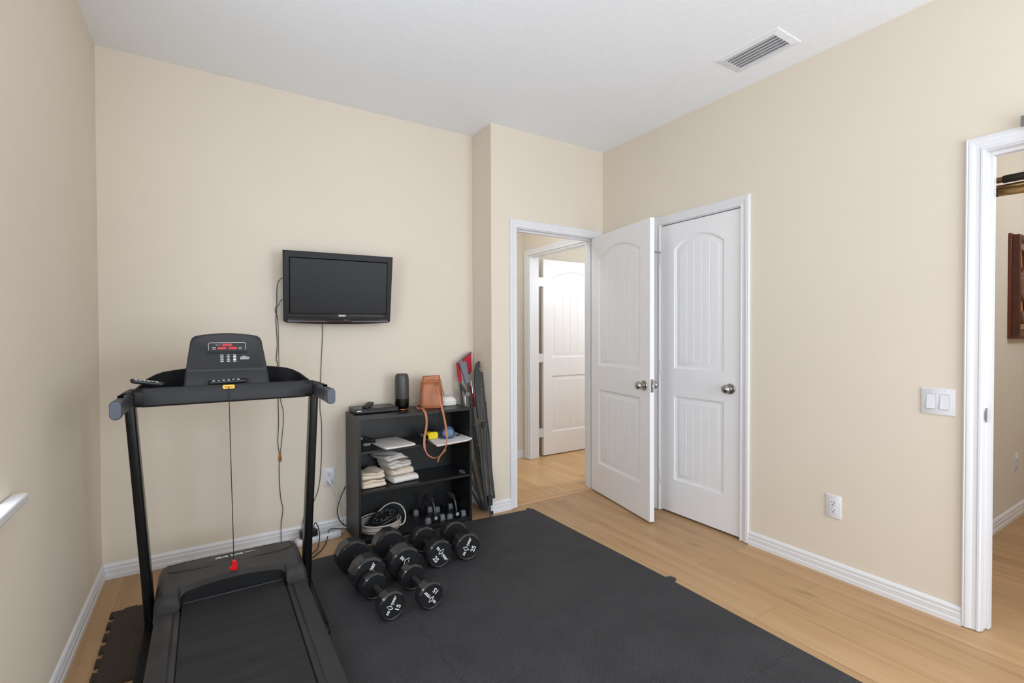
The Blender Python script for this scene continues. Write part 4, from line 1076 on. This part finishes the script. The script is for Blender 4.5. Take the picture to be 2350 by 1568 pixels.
# ------------------------------------------------------------------ DUMBBELLS
def dumbbell(label, front, rear_in, r, ht, txt, ang, cut=False):
    f, b = V(front), V(rear_in)
    d2_ = (f - b).normalized(); L = (f - b).length + ht
    d = V((d2_.x, d2_.y, 0))                               # towards the viewer end
    rt = thing('dumbbell', label, 'dumbbell', (f.x, f.y, MZ), 0, 'dumbbells')
    f = V((f.x, f.y, MZ + r * math.cos(math.radians(15)) + .0005))
    m = frame(f, V((0, 0, 1)).cross(d), V((0, 0, 1)), d)   # local Z points out of the front face
    n = 72
    def poly(rr, z, rnd=False):
        out = []
        for k in range(n):
            t = 2 * PI * k / n; q = rr
            if not rnd:
                q = rr * math.cos(PI / 12) / math.cos(((t + PI / 12) % (PI / 6)) - PI / 12)
            out.append(m @ V((q * math.cos(t), q * math.sin(t), z)))
        return out
    heads = []
    for z0 in (0, -L + ht):
        g = G()
        g.loft([poly(r * .80, z0 - .0025, True), poly(r * .835, z0 - .0005, True), poly(r * .86, z0, True), poly(r * .985, z0 - r * .125), poly(r, z0 - r * .16), poly(r, z0 - ht + r * .16), poly(r * .985, z0 - ht + r * .125), poly(r * .86, z0 - ht, True), poly(r * .835, z0 - ht + .0005, True), poly(r * .80, z0 - ht + .0025, True)])
        h = part('head', g, 'rubber', rt, sharp=22)
        for z1, z2 in ((z0 - .004, z0 - .0018), (z0 - ht + .004, z0 - ht + .0018)):
            g2 = G(); g2.lathe([(0, z1), (r * .79, z1), (r * .79, z2), (0, z2)], m, 48)
            part('end_disc', g2, 'rubber_face', h, sharp=30)
        heads.append(h)
    g = G(); hl = L - 2 * ht
    g.lathe([(.0145, -ht + .004), (.0155, -ht - .004), (.0155, -ht - .012), (.0135, -ht - .016), (.0165, -ht - hl / 2), (.0135, -ht - hl + .016), (.0155, -ht - hl + .012), (.0155, -ht - hl + .004), (.0145, -ht - hl - .004)], m, 20)
    part('handle', g, 'handle_steel', rt)
    tm_ = m @ T(0, 0, -.0014) @ rz(math.radians(ang))
    s = r * .36
    bm = text_bm('sa', s, tm_ @ T(-r * .47, r * .15, 0), .0003, .018)
    g = G()
    g.tube([tm_ @ V((x * r - r * .12, y * r + r * .16, .0003)) for x, y in ((0, .24), (.13, 0), (0, -.24), (-.13, 0))], r * .035, 6, closed=True)
    join_bm(bm, g.bm)
    join_bm(bm, text_bm('gear', s, tm_ @ T(r * .40, r * .15, 0), .0003, .018))
    if txt: join_bm(bm, text_bm(txt, r * .46, tm_ @ T(r * .02, -r * .44, 0), .0003, .02))
    part('lettering', bm, 'white_ink', heads[0], recalc=False)
    return rt
dumbbell('large black dumbbell at the back left, behind the left dumbbell marked 15', (.659, 2.326), (.646, 2.562), .086, .092, None, 58)
dumbbell('small black dumbbell marked 15 at the front left, nearest the treadmill', (.678, 2.048), (.662, 2.255), .063, .060, '15', 60)
dumbbell('large black dumbbell behind the second dumbbell marked 15, in front of the shelf', (.846, 2.343), (.847, 2.587), .086, .092, None, -48)
dumbbell('small black dumbbell whose 15 is upside down, right of the other 15', (.854, 2.033), (.845, 2.237), .063, .060, '15', 130)
dumbbell('black dumbbell marked 25, third from the left in the row before the shelf', (1.048, 2.374), (1.045, 2.585), .075, .075, '25', -56)
dumbbell('black dumbbell marked 25 at the right end of the dumbbells', (1.213, 2.370), (1.228, 2.566), .075, .075, '25', 64)

# ------------------------------------------------------------------ FOAM MATS
def tooth_edge(p0, p1, sign=1, n=12, d=.011):
    p0, p1 = V(p0), V(p1); t = (p1 - p0) / n; nn = V((-t.y, t.x)).normalized() * d * sign; out = []
    res = [p0]
    for k in range(n):
        a = p0 + t * k; s = .5 if k % 2 else -.5
        res += [a + t * (-.06 if k else .1) + nn * s, a + t * (1.06 if k < n - 1 else .9) + nn * s]
    res.append(p1)
    return res
ys = [2.842, 2.228, 1.615, 1.002, .39]; xs_ = [-.362, .145, .755, 1.365, 1.974]
def mp(x, y):
    if y > 2.8: y += (.010 if x < .1 else 0) + (-.007 if x < .2 else   .020 if x < .8 else .046 if x < 1.5 else 0.0) - (.045 if x < .1 else 0)
    return V((x + (2.842 - y) * .012 * (1 if y > 1.6 else 0) + (.0149 - .019 * (1.615 - y) / 1.2 if y <= 1.6 else 0) - .004, y))
def mat_poly(i, j):
    A, B, C_, D_ = mp(xs_[i], ys[j]), mp(xs_[i + 1], ys[j]), mp(xs_[i + 1], ys[j + 1]), mp(xs_[i], ys[j + 1])
    top = [A, B] if j == 0 and i > 0 else tooth_edge(A, B)
    bot = list(reversed(tooth_edge(D_, C_)))
    left = list(reversed(tooth_edge(A, D_, n=12, d=.016 if i == 0 else .011)))
    right = [B, C_] if i == 3 else tooth_edge(B, C_)
    if (i, j) == (3, 0): top = [A, B + V((-.036, 0)), B + V((-.040, .018)), B + V((-.016, .026)), B + V((-.010, 0)), B]
    if i == 3 and j == 1: right = [B, C_ + V((0, .050)), C_ + V((.030, .040)), C_ + V((.036, .012)), C_ + V((.016, .006)), C_ + V((0, .014)), C_]
    pts = []
    for e in (top, right, bot, left):
        pts += [q for q in e[:-1]]
    return [(q.x, q.y) for q in pts]
where = {(0, 0): 'foam floor tile, warm light painted in, toothed edge, left of treadmill by left wall',
         (1, 0): 'charcoal foam floor tile under the treadmill hood and the left pair of dumbbells',
         (1, 1): 'charcoal foam floor tile right of the treadmill deck, in front of the left dumbbells',
         (1, 2): 'charcoal foam floor tile at the bottom edge of the photo beside the treadmill deck',
         (2, 0): 'charcoal foam floor tile in front of the shelf, under the dumbbells marked 25',
         (2, 1): 'charcoal foam floor tile in the middle of the mat, in front of the dumbbells',
         (2, 2): 'charcoal foam floor tile at the bottom edge of the photo, middle of the mat',
         (3, 0): 'charcoal foam floor tile at the back right corner, nearest the open door',
         (3, 1): 'charcoal foam floor tile on the right edge of the mat, next to the closet door',
         (3, 2): 'charcoal foam floor tile on the right mat edge, before the wall outlet',
         (3, 3): 'charcoal foam floor tile at the bottom right end of the mat'}
for (i, j), lab in where.items():
    poly = mat_poly(i, j); cx = sum(p[0] for p in poly) / len(poly); cy_ = sum(p[1] for p in poly) / len(poly)
    poly = [((x - cx) * .9991 + cx, (y - cy_) * .9991 + cy_) for x, y in poly]
    g = G()
    lo = g.ring([(x, y, .0) for x, y in poly]); md = g.ring([(x, y, MZ - .0015) for x, y in poly])
    tp_ = g.ring([((x - cx) * .9982 + cx, (y - cy_) * .9982 + cy_, MZ) for x, y in poly])
    g.bridge(lo, md); g.bridge(md, tp_)
    for ring_, z in ((tp_, MZ), (lo, 0)):
        for tri in tessellate_polygon([[V((v.co.x, v.co.y, 0)) for v in ring_]]): g.face([ring_[k] for k in tri])
    o = part('foam_mat_tile', g, 'foam_warmlit' if i == 0 else 'foam', None, sharp=30)
    tag(o, lab, 'floor mat', 'interlocking foam floor tiles')
# ------------------------------------------------------------------ FOLDED CHAIRS in the nook
def flat_tube(g, pts, w=.010, t=.007): return g.tube(smooth_path(pts, 3), w, 8, up=(.35, -.9, .2), ry=t)
ch = thing('folding_chair', 'folded camp chair with red and grey fabric leaning in the nook beside the shelf', 'folding chair', (1.66, 2.97, 0), 0, 'folded chairs')
g = G()
def slab(g, pts, dy): g.loft([[(x, y, z) for x, y, z in pts], [(x, y + dy, z) for x, y, z in pts]])
slab(g, [(1.578, 3.150, 1.079), (1.634, 3.157, 1.119), (1.655, 3.158, 1.125), (1.650, 3.141, 1.0), (1.632, 3.136, .965), (1.603, 3.141, 1.002)], .012)
slab(g, [(1.5255, 3.138, 1.056), (1.550, 3.138, 1.057), (1.560, 3.118, .924), (1.533, 3.117, .919)], .012)
slab(g, [(1.612, 3.10, .88), (1.634, 3.10, .90), (1.645, 3.07, .74), (1.628, 3.07, .74)], .012)
part('back_fabric', g, 'redcloth', ch, bevel=.003)
g = G(); g.tube(smooth_path([(1.528, 3.136, 1.060), (1.56, 3.146, 1.078), (1.634, 3.156, 1.124), (1.657, 3.157, 1.131)], 4), .0055, 8); part('back_binding', g, 'greycloth', ch)
g = G()
g.loft([[(1.535, 3.108, 1.058), (1.590, 3.108, 1.070), (1.590, 3.128, 1.072), (1.535, 3.128, 1.060)], [(1.556, 3.096, .98), (1.600, 3.096, .98), (1.600, 3.124, .98), (1.556, 3.124, .98)], [(1.573, 3.085, .908), (1.609, 3.085, .912), (1.609, 3.110, .912), (1.573, 3.110, .908)]])
part('arm_sleeve', g, 'greycloth', ch, bevel=.006, seg=3)
for pts, w in (([(1.592, 3.094, .92), (1.596, 3.073, .757), (1.604, 3.039, .544), (1.636, 2.997, .269), (1.673, 2.960, .012)], .011),
               ([(1.546, 3.125, .918), (1.55, 3.10, .758), (1.566, 3.069, .543), (1.608, 3.022, .237), (1.657, 2.994, .012)], .010),
               ([(1.560, 3.01, .262), (1.612, 2.985, .141), (1.668, 2.968, .012)], .009),
               ([(1.572, 3.03, .175), (1.616, 3.012, .084), (1.652, 3.006, .012)], .009)):
    part('leg', flat_tube(G(), pts, w), 'tube', ch)
g = G(); flat_tube(g, [(1.612, 3.07, .80), (1.622, 3.06, .62), (1.650, 3.02, .36), (1.664, 3.0, .22)], .008, .006); flat_tube(g, [(1.545, 3.11, .90), (1.58, 3.09, .83), (1.615, 3.07, .80)], .012, .008)
part('cross_brace', g, 'tube', ch)
g = G(); g.tube(smooth_path([(1.565, 3.085, .84), (1.562, 3.08, .78), (1.566, 3.075, .72)], 3), .007, 8); g.tube(smooth_path([(1.608, 3.075, .93), (1.614, 3.07, .88), (1.616, 3.065, .84)], 3), .005, 8); g.obox(T(1.575, 3.075, .835), .03, .02, .03)
part('steel_fitting', g, 'steel', ch)
g = G()
for p in ((1.605, 2.972, .487), (1.616, 2.955, .30), (1.640, 2.962, .165), (1.652, 2.950, .120), (1.662, 2.945, .075), (1.672, 2.944, .035), (1.602, 3.02, .62)):
    g = G(); g.lathe([(0, 0), (.005, 0), (.004, .003), (0, .004)], frame(p, (1, 0, 0), (0, 0, 1), (0, -1, 0)), 10); part('rivet', g, 'steel', ch)
ch2 = thing('folding_chair', 'folded chair with dark grey plastic arms leaning upright at the corner of the nook', 'folding chair', (1.66, 2.93, 0), 0, 'folded chairs')
def wall_clip(x): return min(x, XN - .014)
g = G(); arm = [(1.674, 3.095, 1.070), (1.652, 3.092, 1.052), (1.634, 3.083, 1.0), (1.622, 3.066, .913), (1.618, 3.033, .761), (1.620, 3.014, .668), (1.645, 3.012, .657), (1.660, 3.053, .848), (1.672, 3.083, 1.0), (1.677, 3.095, 1.066)]
slab(g, arm, .020); part('arm_rest', g, 'tube', ch2, bevel=.006, seg=3)
for pts, w in (([(1.680, 3.08, .99), (1.676, 3.053, .863), (1.678, 3.012, .664), (1.680, 2.992, .588), (1.676, 2.938, .322), (1.679, 2.90, .125)], .012),
               ([(1.622, 3.01, .63), (1.620, 2.975, .42), (1.626, 2.925, .16), (1.652, 2.895, .012)], .012)):
    part('leg', flat_tube(G(), [(wall_clip(a), b, c) for a, b, c in pts], w), 'tube', ch2)
g = G(); flat_tube(g, [(1.682, 3.035, .78), (1.680, 3.013, .66), (1.664, 2.99, .57), (1.655, 2.965, .42), (1.655, 2.935, .25), (1.648, 2.915, .13)], .011)
part('cross_brace', g, 'tube', ch2)
for q_ in ((1.640, 1.682, 2.995, 3.012, .60, .645), (1.628, 1.660, 2.885, 2.91, .085, .15)):
    g = G(); g.box(*q_); part('hinge_plate', g, 'tread_plastic', ch2, bevel=.004)
g = G()
for p in ((1.668, 3.082, 1.012), (1.664, 3.045, .87), (1.640, 3.004, .655), (1.674, 2.992, .628), (1.666, 2.928, .322), (1.670, 2.90, .19), (1.634, 2.883, .135), (1.652, 2.883, .132), (1.643, 2.883, .102)):
    g = G(); g.lathe([(0, 0), (.005, 0), (.004, .003), (0, .004)], frame(p, (1, 0, 0), (0, 0, 1), (0, -1, 0)), 10); part('rivet', g, 'steel', ch2)

ch.location.y += .015; ch2.location.y -= .012
# ------------------------------------------------------------------ CEILING VENT
vx0, vx1, vy0, vy1 = 2.342, 2.560, 1.298, 1.637
vn = thing('ceiling_vent', 'white louvred air vent in the ceiling near the right wall', 'air vent', ((vx0 + vx1) / 2, (vy0 + vy1) / 2, H))
g = G()
def rect(x0, x1, y0, y1, z): return [(x0, y0, z), (x1, y0, z), (x1, y1, z), (x0, y1, z)]
q = .033
g.loft([rect(vx0, vx1, vy0, vy1, H), rect(vx0 + .002, vx1 - .002, vy0 + .002, vy1 - .002, H - .005), rect(vx0 + q, vx1 - q, vy0 + q, vy1 - q, H - .011), rect(vx0 + q, vx1 - q, vy0 + q, vy1 - q, H)], caps=False)
part('frame', g, 'vent', vn, sharp=15)
g = G(); g.box(vx0 + q, vx1 - q, vy0 + q, vy1 - q, H - .0012, H - .0004); part('duct_back', g, 'dark_in', vn)
n_s = 6; pitch = (vx1 - vx0 - 2 * q) / n_s
for k in range(n_s):
    x = vx0 + q + pitch * (k + .5); g = G()
    # curved louvre running along Y
    pr = [(-.010, -.0022), (-.004, -.0085), (.004, -.0125), (.0115, -.0140)]
    g.loft([[(x - a, y, H + b) for a, b in pr] + [(x - a, y, H + b + .0012) for a, b in reversed(pr)] for y in (vy0 + q, vy1 - q)])
    part('slat', g, 'vent', vn, sharp=50)
for y in (vy0 + .016, vy1 - .016):
    g = G(); g.lathe([(0, 0), (.004, 0), (.003, .002), (0, .0025)], frame(((vx0 + vx1) / 2, y, H - .007), (1, 0, 0), (0, -1, 0), (0, 0, -1)), 10); part('screw', g, 'silver', vn)

# ------------------------------------------------------------------ PULL-UP BAR in the den opening
pb = thing('pullup_bar', 'brass coloured doorway pull-up bar with dark grips in the right opening', 'pull-up bar', (2.95, .24, 1.9))
g = G(); g.tube([(2.95, .70, 1.931), (2.95, -.22, 1.931)], .0125, 16); part('front_tube', g, 'brass', pb)
g = G(); g.tube([(2.95, .645, 1.931), (2.95, .64, 1.931), (2.95, .40, 1.931), (2.95, .395, 1.931)], [.0135, .0165, .0165, .0135], 18); part('foam_grip', g, plain('dark brown foam grip', rgb(34, 24, 16), .6), pb)
g = G(); g.tube([(2.97, .72, 1.901), (2.97, -.24, 1.901)], .0125, 16); part('rear_tube', g, 'brass', pb)
g = G(); g.tube(smooth_path([(2.93, .655, 1.872), (2.915, .58, 1.866), (2.905, .48, 1.862), (2.903, .24, 1.862), (2.905, 0, 1.862), (2.93, -.17, 1.872)], 5), .0155, 16); part('curved_tube', g, 'brass', pb)
g = G(); g.tube([(2.931, .685, 1.873), (2.930, .652, 1.872)], .0165, 16); part('end_cap', g, plain('dark brown end cap', rgb(46, 26, 16), .5), pb)
for y in (.40, .08):
    g = G(); g.tube(smooth_path([(2.95, y, 1.915), (2.88, y, 1.955), (2.80, y, 1.975), (2.72, y, 1.985), (2.703, y, 2.03), (2.703, y, 2.10)], 4), .011, 12); part('support_arm', g, 'brass', pb)
g = G(); g.box(XR - .042, XR - .003, -.06, .5415, 2.0795, 2.084); g.box(XR - .046, XR - .042, -.06, .5415, 2.066, 2.108); part('hook_bracket', g, plain('grey steel bracket', rgb(120, 118, 116), .4, metal=.4), pb)

# ------------------------------------------------------------------ CARVED PICTURE in the den
pc = thing('framed_carving', 'dark wood framed carved relief hanging on the den wall seen through the right opening', 'wall art', (4.9, .945, 1.57))
fx0, fx1, fz0, fz1 = 4.47, 5.30, 1.235, 1.905
def rr4(i, y): return [(fx0 + i, y, fz0 + i), (fx1 - i, y, fz0 + i), (fx1 - i, y, fz1 - i), (fx0 + i, y, fz1 - i)]
g = G(); g.loft([rr4(-.012, .944), rr4(-.012, .93)]); part('back_frame', g, plain('reddish frame back', rgb(112, 52, 26), .45), pc, bevel=.003)
g = G(); g.loft([rr4(0, .932), rr4(0, .894), rr4(.012, .888), rr4(.03, .892), rr4(.045, .912), rr4(.045, .932)], caps=False); part('frame', g, 'brown', pc, sharp=25)
g = G(); g.loft([rr4(.044, .915), rr4(.050, .908), rr4(.085, .914), rr4(.09, .926)], caps=False); part('inner_frame', g, 'tanframe', pc, sharp=25)
g = G(); g.loft([rr4(.08, .931), rr4(.08, .926)]); part('panel', g, 'terracotta', pc)
g = G(); rnd = random.Random(3); bm = g.bm
for k in range(46):
    t = k / 45; x = 4.70 + .10 * math.sin(t * 9) * (1 - .4 * t) + rnd.uniform(-.04, .04); z = fz0 + .13 + t * .43
    s = rnd.uniform(.025, .05)
    mm = T(x, .918, z) @ Matrix.Rotation(rnd.uniform(-1, 1), 4, 'Y') @ Matrix.Diagonal((s, .016, s * rnd.uniform(.6, 1.6), 1))
    bmesh.ops.create_icosphere(bm, subdivisions=2, radius=1, matrix=mm)
part('relief', bm, 'carve', pc, sharp=80, recalc=False)

# ------------------------------------------------------------------ LIGHT
def spot(name, loc, aim, power, ang, col=(1, 1, 1), r=.12):
    l = bpy.data.lights.new(name, 'SPOT'); l.energy = power; l.spot_size = math.radians(ang); l.spot_blend = 1; l.shadow_soft_size = r; l.color = col
    o = bpy.data.objects.new(name, l); COL.objects.link(o); o.location = loc
    o.rotation_euler = (V(aim) - V(loc)).to_track_quat('-Z', 'Y').to_euler()
    return o
def area(name, loc, rot, sx, sy, power, col=(1, 1, 1)):
    l = bpy.data.lights.new(name, 'AREA'); l.shape = 'RECTANGLE'; l.size = sx; l.size_y = sy; l.energy = power; l.color = col
    o = bpy.data.objects.new(name, l); COL.objects.link(o); o.location = loc; o.rotation_euler = rot
    return o
def lamp(name, loc, power, r, col=(1, 1, 1)):
    l = bpy.data.lights.new(name, 'POINT'); l.energy = power; l.shadow_soft_size = r; l.color = col
    o = bpy.data.objects.new(name, l); COL.objects.link(o); o.location = loc
    return o
area('daylight_window', (XL - .03, (WY0 + WY1) / 2, (WZ0 + WZ1) / 2), (0, -PI / 2, 0), 1.2, .95, 24.5, (.78, .88, 1))
area('near_wall_fill', (.35, YF + .03, 1.35), (-PI / 2, 0, PI), 1.3, 1.9, 32.4, (.78, .88, 1))  # unseen fill panels added at the windowless near wall for even frontal light
area('near_wall_fill', (1.95, YF + .03, 1.35), (-PI / 2, 0, PI), 1.3, 1.9, 63.1, (.78, .88, 1))  # right-hand fill panel, likewise added, lifts the left wall
spot('bounce_flash', (.35, -.55, 1.45), (1.25, 1.9, 2.74), 30.0, 95, (.78, .88, 1))
lamp('den_lamp', (4.6, -.3, 2.3), 35.8, .15, (.88, .89, .93))
lamp('hallway_lamp', (2.0, 3.3, 2.3), 8.5, .1, (.82, .89, 1))
lamp('bathroom_lamp', (3.9, 2.95, 1.9), 38.0, .15, (.82, .89, 1))
w = bpy.data.worlds.new('sky'); SC.world = w; w.use_nodes = True
bg = w.node_tree.nodes['Background']; sky = w.node_tree.nodes.new('ShaderNodeTexSky')
sky.sky_type = 'HOSEK_WILKIE' if hasattr(sky, 'sky_type') else sky.sky_type
w.node_tree.links.new(sky.outputs[0], bg.inputs[0]); bg.inputs[1].default_value = .25

# ------------------------------------------------------------------ CAMERA
cam = bpy.data.cameras.new('camera'); cam.lens = 17; cam.sensor_width = 36; cam.sensor_fit = 'HORIZONTAL'; cam.clip_start = .02
co = bpy.data.objects.new('camera', cam); COL.objects.link(co)
yaw, pitch, roll, hh = .5647, .0139, -.003, 1.2592
Fv = V((math.sin(yaw) * math.cos(pitch), math.cos(yaw) * math.cos(pitch), -math.sin(pitch)))
r0 = V((math.cos(yaw), -math.sin(yaw), 0)); u0 = r0.cross(Fv)
Rv = r0 * math.cos(roll) + u0 * math.sin(roll); Uv = -r0 * math.sin(roll) + u0 * math.cos(roll)
co.matrix_world = frame((0, 0, hh), Rv, Uv, -Fv)
SC.camera = co
SC.cycles.diffuse_bounces = 6
SC.view_settings.view_transform = 'Standard'; SC.view_settings.look = 'None'
SC.view_settings.exposure = -0.07; SC.view_settings.gamma = 1; SC.view_settings.use_curve_mapping = False
